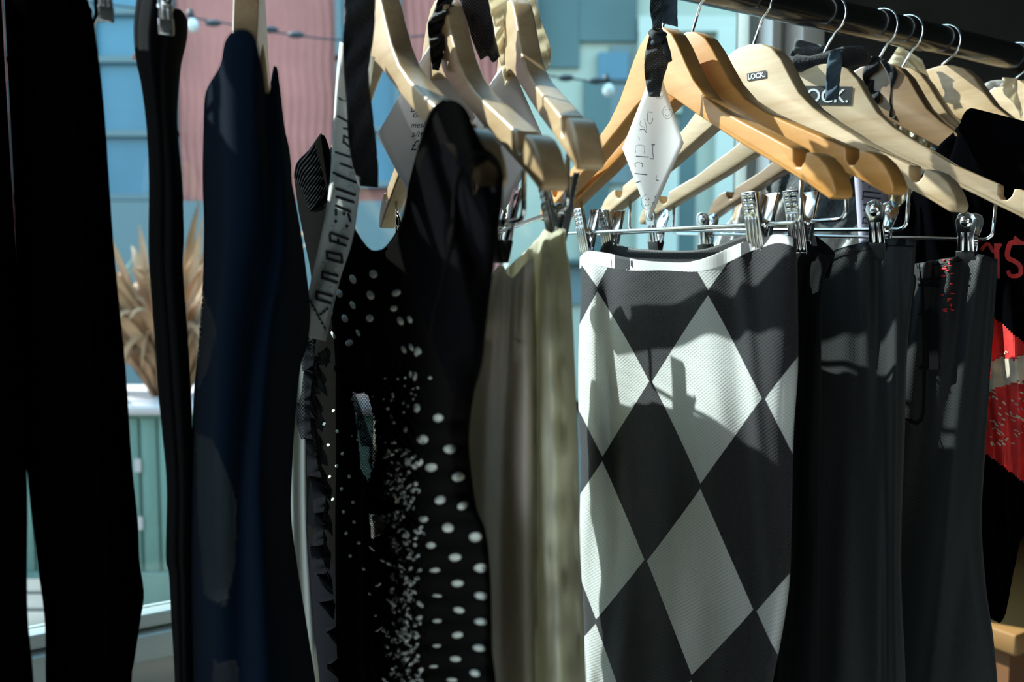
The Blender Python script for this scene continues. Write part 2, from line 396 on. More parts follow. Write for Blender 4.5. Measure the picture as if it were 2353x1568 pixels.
def ridged_clip(parent, x, z, mir=1):
    """chrome trouser clip with ribbed jaws, local to the hanger"""
    e = bpy.data.objects.new('clip', None); C.objects.link(e); e.parent = parent; e.location = (x, 0, z)
    for sd in (-1, 1):
        mb = MB(); Mx = Matrix.Rotation(R_(-13) * sd, 3, 'X'); o0 = Vector((0, 0.0068 * sd, 0.0))
        def P(p): return Mx @ Vector(p) + o0
        mb.box(o0, (0.0165, 0.0012, 0.050), Mx)
        for sx_ in (-1, 1): mb.box(P((0.0080 * sx_, -0.0015 * sd, 0.004)), (0.0008, 0.004, 0.040), Mx)
        for k in range(4): 
            xx = -0.0057 + 0.0038 * k
            mb.tube([P((xx, 0.0006 * sd, -0.0225)), P((xx, 0.0012 * sd, -0.020)), P((xx, 0.0012 * sd, 0.0035)), P((xx, 0.0002 * sd, 0.006))], 0.0012, 8)
        for k in range(4):
            for j in (-1, 1):
                mb.box(P((0.0034 * j, 0.0006 * sd, 0.0095 + 0.0042 * k)), (0.0046, 0.0022, 0.0028), Mx)
        mb.box(P((0, 0.0, -0.0253)), (0.0165, 0.0026, 0.0016), Mx)
        o = mb.build('jaw', M['chrome'], e, local=True); bevel(o, 0.0004, 2, 40)
    mb = MB(); mb.tube([(-0.009, 0, 0), (0.009, 0, 0)], 0.0031, 12); mb.tube([(-0.0105, 0, 0), (0.0105, 0, 0)], 0.0012, 8)
    pts = [(-0.006 + 0.012 * k / 40, 0.0042 * math.cos(k * 1.2), 0.0042 * math.sin(k * 1.2)) for k in range(41)]
    mb.tube(pts, 0.0007, 6); mb.build('spring', M['chrome'], e, True, True)
    return e
def round_clip(parent, x, z):
    """black tipped clip with rounded chrome levers"""
    e = bpy.data.objects.new('clip', None); C.objects.link(e); e.parent = parent; e.location = (x, 0, z)
    for sd in (-1, 1):
        Mx = Matrix.Rotation(R_(-12) * sd, 3, 'X'); o0 = Vector((0, 0.0062 * sd, 0.0))
        def P(p): return Mx @ Vector(p) + o0
        out = [(-0.0075, -0.012), (-0.0066, 0.002), (-0.0084, 0.010), (-0.0088, 0.017), (-0.0065, 0.0225), (0, 0.0248), (0.0065, 0.0225), (0.0088, 0.017), (0.0084, 0.010), (0.0066, 0.002), (0.0075, -0.012)]
        mb = MB(); mb.prism(out, -0.0007, 0.0007); mb.v = [P(v) for v in mb.v]
        mb.ball(P((0, 0.0008 * sd, 0.016)), (0.0055, 0.002, 0.0055))
        for k in (-1, 1): mb.tube([P((0.0028 * k, 0.0009 * sd, -0.011)), P((0.0028 * k, 0.0012 * sd, 0.006))], 0.0013, 8)
        o = mb.build('lever', M['chrome'], e, local=True); bevel(o, 0.0004, 2, 40)
        mb = MB(); mb.box(P((0, 0.0004 * -sd, -0.0185)), (0.0165, 0.0036, 0.0145), Mx)
        o = mb.build('rubber_tip', M['rubber'], e, local=True); bevel(o, 0.0008, 2, 40)
    mb = MB(); mb.tube([(-0.0085, 0, 0), (0.0085, 0, 0)], 0.003, 12); mb.build('spring', M['chrome'], e, True, True)
    return e
def hanger(key, label, mat, profile=RIGHT, thick=0.0075, clip=None, cx=0.135, bar=(0.168, 0.172), bev=0.0016, cz=None, group='wooden clothes hangers on the rail', dbar=0):
    B, hx, zz, drop = hframe(key); y = zz.cross(hx)
    root = empty('clothes_hanger', None, label, 'hanger', group, mtx(B, hx, y, zz)); bpy.context.view_layer.update()
    poly = [(0, 0.0015)] + profile; poly = poly + [(-a, b) for a, b in profile[::-1]]
    mb = MB(); mb.prism(poly, -thick, thick); o = mb.build('body', mat, root, local=True); bevel(o, bev, 4, 30)
    zc = drop + 2 * RAILR + 0.0014 - 0.0198
    pts = [(0, 0, -0.012), (0, 0, drop - 0.022 if drop > 0.03 else 0.004)]
    for k in range(17):
        a = -60 + 245 * k / 16; pts.append((0.0198 * math.cos(R_(a)), 0, zc + 0.0198 * math.sin(R_(a))))
    mb = MB(); mb.tube(pts, 0.0014, 10); mb.build('hook', M['chrome'], root, True, True)
    if bar:
        bx, bz = bar; rr = 0.007; pts = []
        for sx_ in (-1, 1):
            arc = [(bx * sx_, 0, -0.135), (bx * sx_, 0, -bz + rr)] + [((bx - rr + rr * math.cos(R_(a))) * sx_, 0, -bz + rr - rr * math.sin(R_(a))) for a in (30, 60, 90)]
            pts += arc if sx_ < 0 else arc[::-1]
        mb = MB(); mb.tube(pts, 0.00165, 10); mb.build('trouser_bar', M['chrome'], root, True, True)
    if clip:
        for sx_ in (-1, 1):
            (ridged_clip if clip == 'ridged' else round_clip)(root, cx * sx_ if not isinstance(cx, tuple) else cx[(sx_ + 1) // 2], -(bar[1]))
    return root
# ------------------------------------------------------------------ the room
def slab(name, s0, s1, t0, t1, z0, z1, mat, kind='structure', parent=None, label=None, cat=None, bv=0, group=None):
    V = [rack(s, t, z) for s in (s0, s1) for t in (t0, t1) for z in (z0, z1)]
    o = obj(name, V, [(0, 1, 3, 2), (4, 6, 7, 5), (0, 4, 5, 1), (2, 3, 7, 6), (0, 2, 6, 4), (1, 5, 7, 3)], mat, parent, False)
    bm = bmesh.new(); bm.from_mesh(o.data); bmesh.ops.recalc_face_normals(bm, faces=bm.faces); bm.to_mesh(o.data); bm.free()
    if bv: bevel(o, bv, 2)
    if parent is None: tag(o, label, cat, group, kind)
    return o
M['wall'] = princ('dark_plaster', (0.045, 0.048, 0.047), 0.9, bump=0.2, bscale=40, var=0.15)
M['ceil'] = princ('dark_ceiling', (0.05, 0.055, 0.055), 0.9)
M['floor'] = princ('pale_floor', (0.52, 0.50, 0.46), 0.6, var=0.2, bscale=8)  # unseen floor made pale to bounce fill light upward
M['frame'] = princ('window_frame_paint', (0.26, 0.30, 0.29), 0.5)
M['framegrey'] = princ('grey_panel_paint', (0.34, 0.34, 0.31), 0.6, var=0.08, bscale=12)
M['framewhite'] = princ('white_frame_paint', (0.80, 0.83, 0.85), 0.4)
TW = 0.5; SILL = EYE - 0.417; HEAD = 2.75; SR = 0.20
slab('floor', -3.2, 3.0, -3.0, TW + 0.2, -0.1, 0.0, M['floor'])
slab('ceiling', -3.2, 3.0, -3.0, TW + 0.2, 2.9, 3.0, M['ceil'])
slab('wall_back', -3.2, 3.0, -3.1, -3.0, 0, 2.9, M['wall'])
slab('wall_left', -3.3, -3.2, -3.0, TW + 0.2, 0, 0.7, M['wall'])  # unseen wall; the opening above it is added to let in fill light
slab('wall_left_top', -3.3, -3.2, -3.0, TW + 0.2, 2.5, 2.9, M['wall'])
slab('wall_left_side', -3.3, -3.2, -3.0, -1.9, 0.7, 2.5, M['wall'])
slab('wall_right', 3.0, 3.1, -3.1, TW + 0.2, 0, 2.9, M['wall'])
slab('wall_window', 0.262, 3.0, TW, TW + 0.2, 0, 2.9, M['wall'])
slab('trim_1', -3.2, 0.27, TW + 0.02, TW + 0.16, 0, SILL - 0.055, M['framegrey'])
slab('trim_2', -3.2, 0.27, TW - 0.03, TW + 0.03, SILL - 0.115, SILL - 0.100, M['frame'])
slab('trim_3', -3.2, 0.27, TW + 0.02, TW + 0.16, HEAD, 2.9, M['wall'])
slab('trim_4', 0.60, 0.75, -3.0, TW, 2.72, 2.9, M['frame'])
slab('trim_5', -1.0, 0.9, -0.6, -0.45, 2.76, 2.9, M['frame'])
# window: frame rails and stiles, one pane
def glass(name, tint, refl):
    m, nt, N, L, o = nm(name); a = N.new('ShaderNodeBsdfTransparent'); a.inputs[0].default_value = (*tint, 1); g = N.new('ShaderNodeBsdfGlossy'); g.inputs['Roughness'].default_value = 0.02
    mx = N.new('ShaderNodeMixShader'); mx.inputs[0].default_value = refl; L.new(a.outputs[0], mx.inputs[1]); L.new(g.outputs[0], mx.inputs[2]); L.new(mx.outputs[0], o.inputs[0]); return m
M['glass'] = glass('window_glass', (0.84, 0.91, 0.90), 0.03)
mb = MB()
def rbox(mb, s0, s1, t0, t1, z0, z1):
    V = [rack(s, t, z) for s in (s0, s1) for t in (t0, t1) for z in (z0, z1)]
    mb.add(V, [(0, 1, 3, 2), (4, 6, 7, 5), (0, 4, 5, 1), (2, 3, 7, 6), (0, 2, 6, 4), (1, 5, 7, 3)])
rbox(mb, -3.2, 0.27, TW, TW + 0.06, SILL - 0.055, SILL - 0.022); rbox(mb, -3.2, 0.27, TW + 0.012, TW + 0.05, SILL - 0.018, SILL)
rbox(mb, 0.125, 0.145, TW + 0.03, TW + 0.06, SILL, HEAD); rbox(mb, -3.2, 0.27, TW, TW + 0.06, HEAD - 0.05, HEAD)
w = mb.build('window_1', M['frame']); tag(w, kind='structure'); bevel(w, 0.003, 2)
mb = MB(); rbox(mb, 0.150, 0.172, TW + 0.0, TW + 0.05, SILL, HEAD); o = mb.build('window_frame', M['framewhite'], w); bevel(o, 0.002)
mb = MB(); rbox(mb, 0.205, 0.262, TW - 0.02, TW + 0.05, SILL, HEAD); o = mb.build('window_frame', M['framewhite'], w); bevel(o, 0.002)
mb = MB(); rbox(mb, 0.172, 0.205, TW + 0.02, TW + 0.05, SILL, HEAD); mb.build('window_frame', M['framegrey'], w)
V = [rack(-3.2, TW + 0.035, SILL), rack(0.13, TW + 0.035, SILL), rack(0.13, TW + 0.035, HEAD - 0.05), rack(-3.2, TW + 0.035, HEAD - 0.05)]
V += [v + NN * 0.005 for v in V]
obj('window_pane', V, [(0, 1, 2, 3), (7, 6, 5, 4), (0, 4, 5, 1), (1, 5, 6, 2), (2, 6, 7, 3), (3, 7, 4, 0)], M['glass'], w, False)
# ------------------------------------------------------------------ outside
M['street'] = princ('pale_paving', (0.10, 0.115, 0.11), 0.9, var=0.15, bscale=3)
M['redtile'] = princ('red_ribbed_cladding', (0.46, 0.18, 0.16), 0.7, var=0.12, bscale=6)
M['bluepane'] = princ('pane_painted_sky_reflection', (0.07, 0.20, 0.29), 0.25, spec=0.35, var=0.25, bscale=1.5)  # sky reflection put into the blue base colour of the panes
M['slate'] = princ('blue_grey_frame', (0.12, 0.18, 0.20), 0.6)
M['teal'] = princ('pale_teal_cladding', (0.37, 0.43, 0.37), 0.7, var=0.10, bscale=2)
M['teal2'] = princ('light_teal_panel', (0.50, 0.57, 0.52), 0.7, var=0.06, bscale=2)
M['teal3'] = princ('dark_teal_panel', (0.06, 0.13, 0.14), 0.5, var=0.25, bscale=2)
M['planter'] = princ('sage_green_timber', (0.17, 0.27, 0.235), 0.8, var=0.15, bscale=8, stretch=(4, 4, 0.4))
M['ledge'] = princ('pinkish_stone', (0.55, 0.46, 0.46), 0.8)
M['plank'] = princ('weathered_plank', (0.13, 0.12, 0.11), 0.8, var=0.25, bscale=14)
M['dryleaf'] = princ('dry_brown_leaf', (0.42, 0.235, 0.13), 0.8, var=0.35, bscale=20)
M['greenleaf'] = princ('olive_leaf', (0.22, 0.24, 0.10), 0.8, var=0.3, bscale=20)
M['bulb'] = princ('bulb_glass', (0.75, 0.78, 0.78), 0.08, spec=1.0)
M['cable'] = princ('dark_cable', (0.03, 0.04, 0.05), 0.6)
V = [Vector((-14, 1.9, -0.1)), Vector((16, 1.9, -0.1)), Vector((16, 16, -0.1)), Vector((-14, 16, -0.1))]
st = obj('floor_outside', V + [v - Vector((0, 0, 0.2)) for v in V], [(0, 1, 2, 3), (7, 6, 5, 4), (0, 4, 5, 1), (1, 5, 6, 2), (2, 6, 7, 3), (3, 7, 4, 0)], M['street'], None, False); tag(st, kind='structure'); st.name = 'ground'
YF = 8.5
def X_(u, Y=YF): return at_depth(u, 631, Y).x
def Z_(v, Y=YF): return at_depth(CX, v, Y).z
def fbox(mb, u0, u1, v0, v1, y0, y1, m=0):
    x0, x1, z0, z1 = X_(u0), X_(u1), Z_(v1), Z_(v0)
    mb.box(((x0 + x1) / 2, (y0 + y1) / 2, (z0 + z1) / 2), (x1 - x0, abs(y1 - y0), z1 - z0), None, m)
redb = empty('brick_red_building', (X_(500), YF + 1, 0), 'red ribbed building across the street with tall blue windows', 'building')
mb = MB(); fbox(mb, -900, 1150, -700, 925, YF + 0.1, YF + 4)
for k in range(70): 
    u = -240 + 20 * k
    if 215 < u < 415 or 775 < u < 925: continue
    x = X_(u); pts = [Vector((x + 0.012 * math.sin(z * 9), YF + 0.1, z)) for z in np.arange(0.0, Z_(-250), 0.12)]
    mb.tube(pts, 0.022, 6)
mb.build('facade', M['redtile'], redb, True)
def bwin(par, u0, u1, v0, v1, trans, pm='bluepane', fr='slate'):
    mb = MB(); d = 14
    fbox(mb, u0, u0 + d, v0, v1, YF - 0.02, YF + 0.12); fbox(mb, u1 - d, u1, v0, v1, YF - 0.02, YF + 0.12)
    for t in [v0] + trans + [v1 - d]: fbox(mb, u0, u1, t, t + d, YF - 0.02, YF + 0.12)
    f = mb.build('window', M[fr], par); mb = MB(); fbox(mb, u0 + 4, u1 - 4, v0 + 4, v1 - 4, YF + 0.05, YF + 0.09); mb.build('pane', M[pm], f)
bwin(redb, 222, 412, -260, 460, [-120, 20, 130, 300]); bwin(redb, 780, 925, -260, 430, [-120, 128, 290]); bwin(redb, 40, 100, -200, 460, [130])
tealb = empty('teal_building', (X_(1500), YF + 1, 0), 'pale teal panelled building standing right of the red one', 'building')
mb = MB(); fbox(mb, 1166, 3400, -700, 925, YF + 0.12, YF + 4); mb.build('facade', M['teal'], tealb)
mb = MB(); fbox(mb, 222, 930, 470, 925, YF - 0.4, YF + 0.1); mb.build('low_wall', M['slate'], redb)
def pan(u0, u1, v0, v1, m, d=0.04):
    mb = MB(); fbox(mb, u0, u1, v0, v1, YF + 0.12 - d, YF + 0.14); mb.build('panel', M[m], tealb)
pan(1230, 1330, -400, 150, 'teal3'); pan(1330, 1460, -400, 90, 'teal3', .05); pan(1168, 1232, -400, 140, 'slate', .3); pan(1372, 1440, 118, 180, 'bluepane', .08)
pan(1340, 1400, 180, 600, 'teal3', .06); pan(1400, 1450, 100, 420, 'slate', .05); pan(1462, 1690, 35, 70, 'teal2', .10); pan(1463, 1490, 71, 900, 'teal2', .11); pan(1640, 1689, 71, 900, 'teal2', .12)
pan(1490, 1560, 85, 260, 'teal', .14); pan(1700, 1745, -200, 900, 'teal3', .05); pan(1745, 1780, -200, 900, 'teal2', .12); pan(1190, 1700, 596, 606, 'teal3', .2); pan(1190, 1700, 612, 700, 'slate', .05); pan(1560, 1600, 85, 900, 'teal3', .02)
pan(1480, 1560, 300, 900, 'teal2', .03)
# planter and its plants
YP = 2.9
pl = empty('planter_box', at_depth(360, 1300, YP), 'sage green timber planter with a pale stone ledge outside the window', 'planter')
def pbox(mb, u0, u1, v0, v1, y0, y1, m=0):
    x0, x1, z0, z1 = X_(u0, YP), X_(u1, YP), Z_(v1, YP), Z_(v0, YP); mb.box(((x0 + x1) / 2, (y0 + y1) / 2, (z0 + z1) / 2), (x1 - x0, y1 - y0, z1 - z0), None, m)
mb = MB(); pbox(mb, -200, 900, 950, 1320, YP, YP + 0.5)
for u in range(-190, 900, 42): pbox(mb, u, u + 36, 960, 1312, YP - 0.012, YP + 0.01)
o = mb.build('box', M['planter'], pl); bevel(o, 0.004)
mb = MB(); pbox(mb, -200, 900, 932, 951, YP - 0.04, YP + 0.55); o = mb.build('ledge', M['ledge'], pl); bevel(o, 0.006)
mb = MB(); pbox(mb, -200, 900, 1312, 1500, YP - 0.03, YP + 0.45); mb.build('plinth', M['planter'], pl)
for v in (1068, 1200):
    mb = MB(); pbox(mb, 298, 314, v - 15, v + 15, YP - 0.017, YP - 0.012); mb.build('label_plate', M['ledge'], pl)
random.seed(5)
def leafspray(name, lab, cx, Y, z0, n, spread, mat, hgt, grp=None, seed=1, wd=.05):
    rnd = random.Random(seed); mb = MB()
    for k in range(n):
        a = rnd.uniform(-1, 1) * spread; b = rnd.uniform(-0.35, 0.35); L = hgt * rnd.uniform(0.6, 1.0); x = cx + rnd.uniform(-.05, .05)
        pts = []
        droop = rnd.uniform(0.25, 0.95)
        for i in range(9):
            t = i / 8; pts.append(Vector((x + a * t * L * 1.1, Y + b * t * L, z0 + L * (1.5 * t - droop * 1.45 * t * t))))
        V = []; 
        sd = Vector((rnd.uniform(-.3, .3), 1, rnd.uniform(-.5, .5))).normalized() if rnd.random() < .4 else Vector((1, rnd.uniform(-.4, .4), 0.3)).normalized()
        for i, p in enumerate(pts):
            w = wd * hgt * math.sin(math.pi * min(1, (i / 8) * .9 + .08)) * rnd.uniform(.7, 1.1)
            V += [p - sd * w / 2 + Vector((0, 0, -w * .3)), p + Vector((0, 0, w * .2)), p + sd * w / 2 + Vector((0, 0, -w * .3))]
        Fc = []
        for i in range(8): Fc += [(3 * i, 3 * i + 1, 3 * i + 4, 3 * i + 3), (3 * i + 1, 3 * i + 2, 3 * i + 5, 3 * i + 4)]
        mb.add(V, Fc)
    root = empty(name, (cx, Y, z0), lab, 'plant', grp)
    mb.build('leaves', mat, root, True)
    s = MB(); s.tube([(cx, Y, z0 - .08), (cx + .01, Y, z0 + hgt * .3)], [.02, .012], 8); s.build('stem', M['plank'], root, True)
zp = Z_(945, YP)
leafspray('dry_palm', 'dry brown palm with drooping leaves standing in the planter outside', X_(375, 3.1), 3.12, zp, 200, 0.75, M['dryleaf'], 0.72, None, 4, .06)
leafspray('olive_shrub', 'olive green long leaved shrub left of the dry palm', X_(150, 3.25), 3.3, zp, 60, 0.9, M['greenleaf'], 0.60, None, 7)
leafspray('olive_shrub', 'thin olive shrub seen behind the hanger end right of the dry palm', X_(850, 3.25), 3.3, zp, 50, 0.7, M['greenleaf'], 0.60, None, 9)
# bench between planter and window
bn = empty('plank_bench', at_depth(80, 1300, 2.1), 'weathered plank bench outside below the window at the far left', 'bench')
for k in range(5):
    mb = MB(); a = at_depth(80, 1240 + k * 26, 2.3 - k * 0.11); mb.box((-1.62, 2.35 - k * .12, 0.42), (1.1, .10, .03)); o = mb.build('slat', M['plank'], bn); bevel(o, .004)
for x in (-2.1, -1.2):
    mb = MB(); mb.box((x, 2.11, 0.16), (.06, .5, .5)); mb.build('leg', M['plank'], bn)
# festoon cable with bulbs
def festoon(pts, Y, lab, bulbs, caps):
    root = empty('festoon_cable', at_depth(*pts[0], Y), lab, 'string lights'); mb = MB()
    L = smooth_line(pts, 30); mb.tube([at_depth(p.x, p.y, Y) for p in L], 0.004, 6)
    mb.build('cable', M['cable'], root, True)
    for (u, v) in caps:
        mb = MB(); c = at_depth(u, v, Y); mb.ball(c, (0.035, 0.014, 0.014)); mb.build('lamp_socket', M['cable'], root, True)
    for (u, v) in bulbs:
        mb = MB(); c = at_depth(u, v, Y); mb.tube([c + Vector((-.01, 0, .06)), c + Vector((-.004, 0, .03))], .012, 10); mb.build('lamp_socket', M['cable'], root, True)
        mb = MB(); mb.ball(c, (.024, .024, .028), 0, 16, 10); mb.build('bulb', M['bulb'], root, True)
festoon([(-300, -30), (200, 5), (440, 40), (640, 75), (800, 92), (1000, 80)], 3.6, 'sagging festoon cable with a round bulb in front of the red building', [(443, 58)], [(490, 53), (620, 68), (680, 80)])
festoon([(1150, 160), (1290, 178), (1440, 192), (1700, 180)], 3.6, 'festoon cable with a clear bulb in front of the teal building', [(1398, 207)], [(1370, 186), (1300, 179)])

# ------------------------------------------------------------------ rail
mb = MB(); mb.tube([RAIL0 + RR * s for s in np.linspace(-1.5, 1.6, 12)], RAILR, 32)
rl = mb.build('clothes_rail', M['rail'], None, True)
root = empty('garment_rack', rack(0, 0, 0), 'long black metal clothes rail crossing the top right', 'clothes rack')
rl.parent = root; rl.matrix_parent_inverse = root.matrix_world.inverted(); rl.name = 'rail'
for s in (-1.5, 1.6):
    mb = MB(); mb.tube([rack(s, 0, 0.02), rack(s, 0, RAIL0.z)], RAILR, 20); mb.build('upright', M['rail'], root, True)
    mb = MB(); mb.tube([rack(s, -.3, 0.02), rack(s, .3, 0.02)], RAILR, 20); mb.build('foot', M['rail'], root, True)

# ------------------------------------------------------------------ hangers
hA = hanger('A', 'orange varnished wooden hanger at the front, tied with a black ribbon and white diamond tag', M['orange'], RIGHT, .0085, 'ridged', (-.125, .133), (.175, .1745))
hB = hanger('B', 'orange varnished wooden hanger directly behind the one with the white diamond tag', M['orange'], RIGHT, .0085, 'ridged', (-.118, .128), (.170, .1745))
hC = hanger('C', 'pale wooden hanger with the small black and white name sticker', M['maple'], WIDE, .0085, 'round', (-.125, .147), (.170, .1725))
hD = hanger('D', 'pale wooden hanger with the large black name sticker on its crown', M['maple'], WIDE, .008, 'round', (-.125, .151), (.171, .170))
hE = hanger('E', 'brown wooden hanger carrying the black printed T-shirt', M['brownwood'], WIDE, .008, None, 0, None)
hF = hanger('F', 'wooden hanger with white cloth tape behind the brown hanger', M['beech'], RIGHT, .008, None, 0, None)
hH = hanger('H', 'pale wooden hanger on the short hook, second from the right edge', M['beech'], WIDE, .008, None, 0, None)
hK = hanger('K', 'wooden hanger with frayed cream ribbon at the far right', M['beech'], WIDE, .008, None, 0, None)
h1 = hanger('G1', 'pale wooden hanger carrying the black polka dot dress', M['beech'], RIGHT, .0078, None, 0, None, .0038)
h2 = hanger('G2', 'pale wooden hanger with black ribbon between the dress and cream trousers', M['beech'], RIGHT, .0078, 'round', (-.12, .128), (.167, .1725), .0045)
h3 = hanger('G3', 'pale wooden hanger with cream ribbon holding the cream trousers', M['beech'], RIGHT, .0078, 'ridged', (-.12, .136), (.162, .176), .0045)

def folds(*terms):
    """terms (amp m, freq across, phase, drift, amp growth)"""
    def f(c, v, sd, x, y):
        q = 0
        for a, fr, ph, dr, g in terms: q += a * (1 + (g - 1) * v) * math.sin(2 * math.pi * fr * (c + dr * v) + ph + 0.6 * math.sin(5 * v + ph))
        return q * (1 if sd > 0 else 0.5)
    return f
# ---- diamond skirt
nodes = {(0, -1): (1372, 665), (0, 0): (1492, 882), (0, 1): (1604, 1118), (0, 2): (1735, 1403), (1, 0): (1628, 672), (1, 1): (1762, 918), (-1, 0): (1387, 1055), (-1, 1): (1488, 1282), (-1, 2): (1590, 1560), (-2, 1): (1368, 1430), (2, 1): (1905, 690), (1, 2): (1885, 1185), (-1, -1): (1275, 850), (1, -1): (1500, 440)}
def basis(x, y): X = (x - 1550) / 300; Y = (y - 1000) / 400; return [1, X, Y, X * Y, X * X, Y * Y, X * X * Y, X * Y * Y]
Am = np.array([basis(*p) for p in nodes.values()]); Bm = np.array([list(k) for k in nodes]); Wt = np.array([1 if k not in ((2, 1), (1, 2), (-1, -1), (1, -1)) else .25 for k in nodes])[:, None]
CO = np.linalg.lstsq(np.vstack([Am * Wt, 0.002 * np.eye(8)]), np.vstack([Bm * Wt, np.zeros((8, 2))]), rcond=None)[0]
def diamond_uv(x, y, sd):
    b = np.array(basis(x, y)) @ CO; return (float(b[0]) + (0 if sd > 0 else .3), float(b[1]))
def diamond_mat():
    m, nt, N, L, o = nm('black_and_white_net_diamonds')
    t = N.new('ShaderNodeTexCoord'); s = N.new('ShaderNodeSeparateXYZ'); L.new(t.outputs['UV'], s.inputs[0])
    def mth(op, a, b=None, c=None):
        q = N.new('ShaderNodeMath'); q.operation = op
        for i, k in enumerate((a, b, c)):
            if k is None: continue
            if isinstance(k, (int, float)): q.inputs[i].default_value = k
            else: L.new(k, q.inputs[i])
        return q.outputs[0]
    fa = mth('FLOOR', s.outputs[0]); fb = mth('FLOOR', s.outputs[1]); par = mth('FLOORED_MODULO', mth('ADD', fa, fb), 2.0)   # 0 white, 1 black
    # seam line and rounded overlock
    ca = mth('ABSOLUTE', mth('SUBTRACT', mth('FRACT', s.outputs[0]), 0.5)); cb = mth('ABSOLUTE', mth('SUBTRACT', mth('FRACT', s.outputs[1]), 0.5))
    seam = mth('GREATER_THAN', mth('MAXIMUM', ca, cb), 0.487)
    # net
    w1 = N.new('ShaderNodeTexWave'); w2 = N.new('ShaderNodeTexWave')
    for w, a in ((w1, 20), (w2, 75)):
        mp = N.new('ShaderNodeMapping'); mp.inputs['Rotation'].default_value = (0, 0, R_(a)); L.new(t.outputs['UV'], mp.inputs[0]); L.new(mp.outputs[0], w.inputs[0]); w.inputs['Scale'].default_value = 13.5; w.bands_direction = 'X'
    net = mth('MULTIPLY', w1.outputs['Fac'], w2.outputs['Fac'])
    nz = N.new('ShaderNodeTexNoise'); nz.inputs['Scale'].default_value = 3; L.new(t.outputs['UV'], nz.inputs[0])
    bw = N.new('ShaderNodeBsdfPrincipled'); bw.inputs['Base Color'].default_value = (0.74, 0.75, 0.76, 1); bw.inputs['Roughness'].default_value = 0.7
    tw = N.new('ShaderNodeBsdfTranslucent'); tw.inputs[0].default_value = (0.74, 0.78, 0.74, 1); mw = N.new('ShaderNodeMixShader'); mw.inputs[0].default_value = 0.42; L.new(bw.outputs[0], mw.inputs[1]); L.new(tw.outputs[0], mw.inputs[2])
    tp = N.new('ShaderNodeBsdfTransparent'); mw2 = N.new('ShaderNodeMixShader'); L.new(mth('MULTIPLY_ADD', net, 0.28, 0.06), mw2.inputs[0]); L.new(mw.outputs[0], mw2.inputs[1]); L.new(tp.outputs[0], mw2.inputs[2])
    bk = N.new('ShaderNodeBsdfPrincipled'); bk.inputs['Base Color'].default_value = (0.022, 0.021, 0.025, 1); bk.inputs['Roughness'].default_value = 0.75; bk.inputs['Sheen Weight'].default_value = 0.06; bk.inputs['Specular IOR Level'].default_value = 0.15
    mk = N.new('ShaderNodeMixShader'); L.new(mth('MULTIPLY_ADD', net, 0.22, 0.0), mk.inputs[0]); L.new(bk.outputs[0], mk.inputs[1]); L.new(tp.outputs[0], mk.inputs[2])
    bp = N.new('ShaderNodeBump'); bp.inputs['Strength'].default_value = 0.35; bp.inputs['Distance'].default_value = 0.0008; L.new(net, bp.inputs['Height']); L.new(bp.outputs[0], bk.inputs['Normal']); L.new(bp.outputs[0], bw.inputs['Normal'])
    blk = mth('MAXIMUM', par, seam)
    mx = N.new('ShaderNodeMixShader'); L.new(blk, mx.inputs[0]); L.new(mw2.outputs[0], mx.inputs[1]); L.new(mk.outputs[0], mx.inputs[2]); L.new(mx.outputs[0], o.inputs[0]); return m
M['diamond'] = diamond_mat()
P, n = hplane('A'); PA, nA = P, n
sk = empty('diamond_skirt', P - Vector((0, 0, .2)), 'fitted skirt of black and white net diamonds clipped to the front orange hanger', 'skirt')
topA = [(1332, 592), (1352, 578), (1395, 582), (1440, 592), (1500, 600), (1580, 602), (1630, 590), (1680, 568), (1720, 552), (1752, 545), (1790, 538), (1830, 548)]
LA = [(1332, 592), (1336, 660), (1330, 800), (1330, 950), (1335, 1080), (1331, 1250), (1342, 1420), (1340, 1600), (1330, 1820)]
RA = [(1830, 548), (1832, 700), (1832, 850), (1822, 1000), (1818, 1200), (1812, 1350), (1790, 1490), (1770, 1600), (1750, 1820)]
def foldA(c, v, sd, x, y):
    q = 0.0035 * math.sin(14 * c + 2 * v) * (1 - v) + 0.003 * math.sin(23 * c - 5 * v + 1) * (0.4 + v) + 0.0035 * math.sin(9 * v + 7 * c)
    q += 0.010 * math.exp(-((x - 1345 - 25 * math.sin(v * 7)) / 28) ** 2) - 0.008 * math.exp(-((x - 1405 + 15 * math.sin(v * 9)) / 24) ** 2)
    q += 0.0045 * math.exp(-((x - (1700 + 110 * v)) / 18) ** 2) * (1 - v) * 1.4
    return q * (1 if sd > 0 else .6)
sb = cloth('skirt_body', P, n, topA, LA, RA, [M['diamond']], sk, 110, 150, None, .016, .012, foldA, uvf=diamond_uv, pinch=((1372, 50), (1757, 50)))
fA = surf(sb, .0010, P, n)
mb = MB(); tp = smooth_line(topA, 60)
for i in range(59):
    a, b = tp[i], tp[i + 1]; h0 = 26 + 6 * math.sin(i * .2); 
    V = [fA(a.x, a.y + 1), fA(b.x, b.y + 1), fA(b.x, b.y + h0), fA(a.x, a.y + h0)]; mb.add(V, [(0, 3, 2, 1)])
M['band'] = fabric('white_elastic', (0.76, 0.76, 0.78), trans=0.25)
mb.build('waistband', M['band'], sk, True)
cloth('back_waistband', P - n * 0.012, n, [(1375, 585), (1395, 556), (1450, 570), (1540, 576), (1620, 572), (1690, 548), (1745, 528)], [(1375, 585), (1380, 640)], [(1745, 528), (1745, 640)], [M['satin']], sk, 40, 12, None, -.006, 0, one=True)
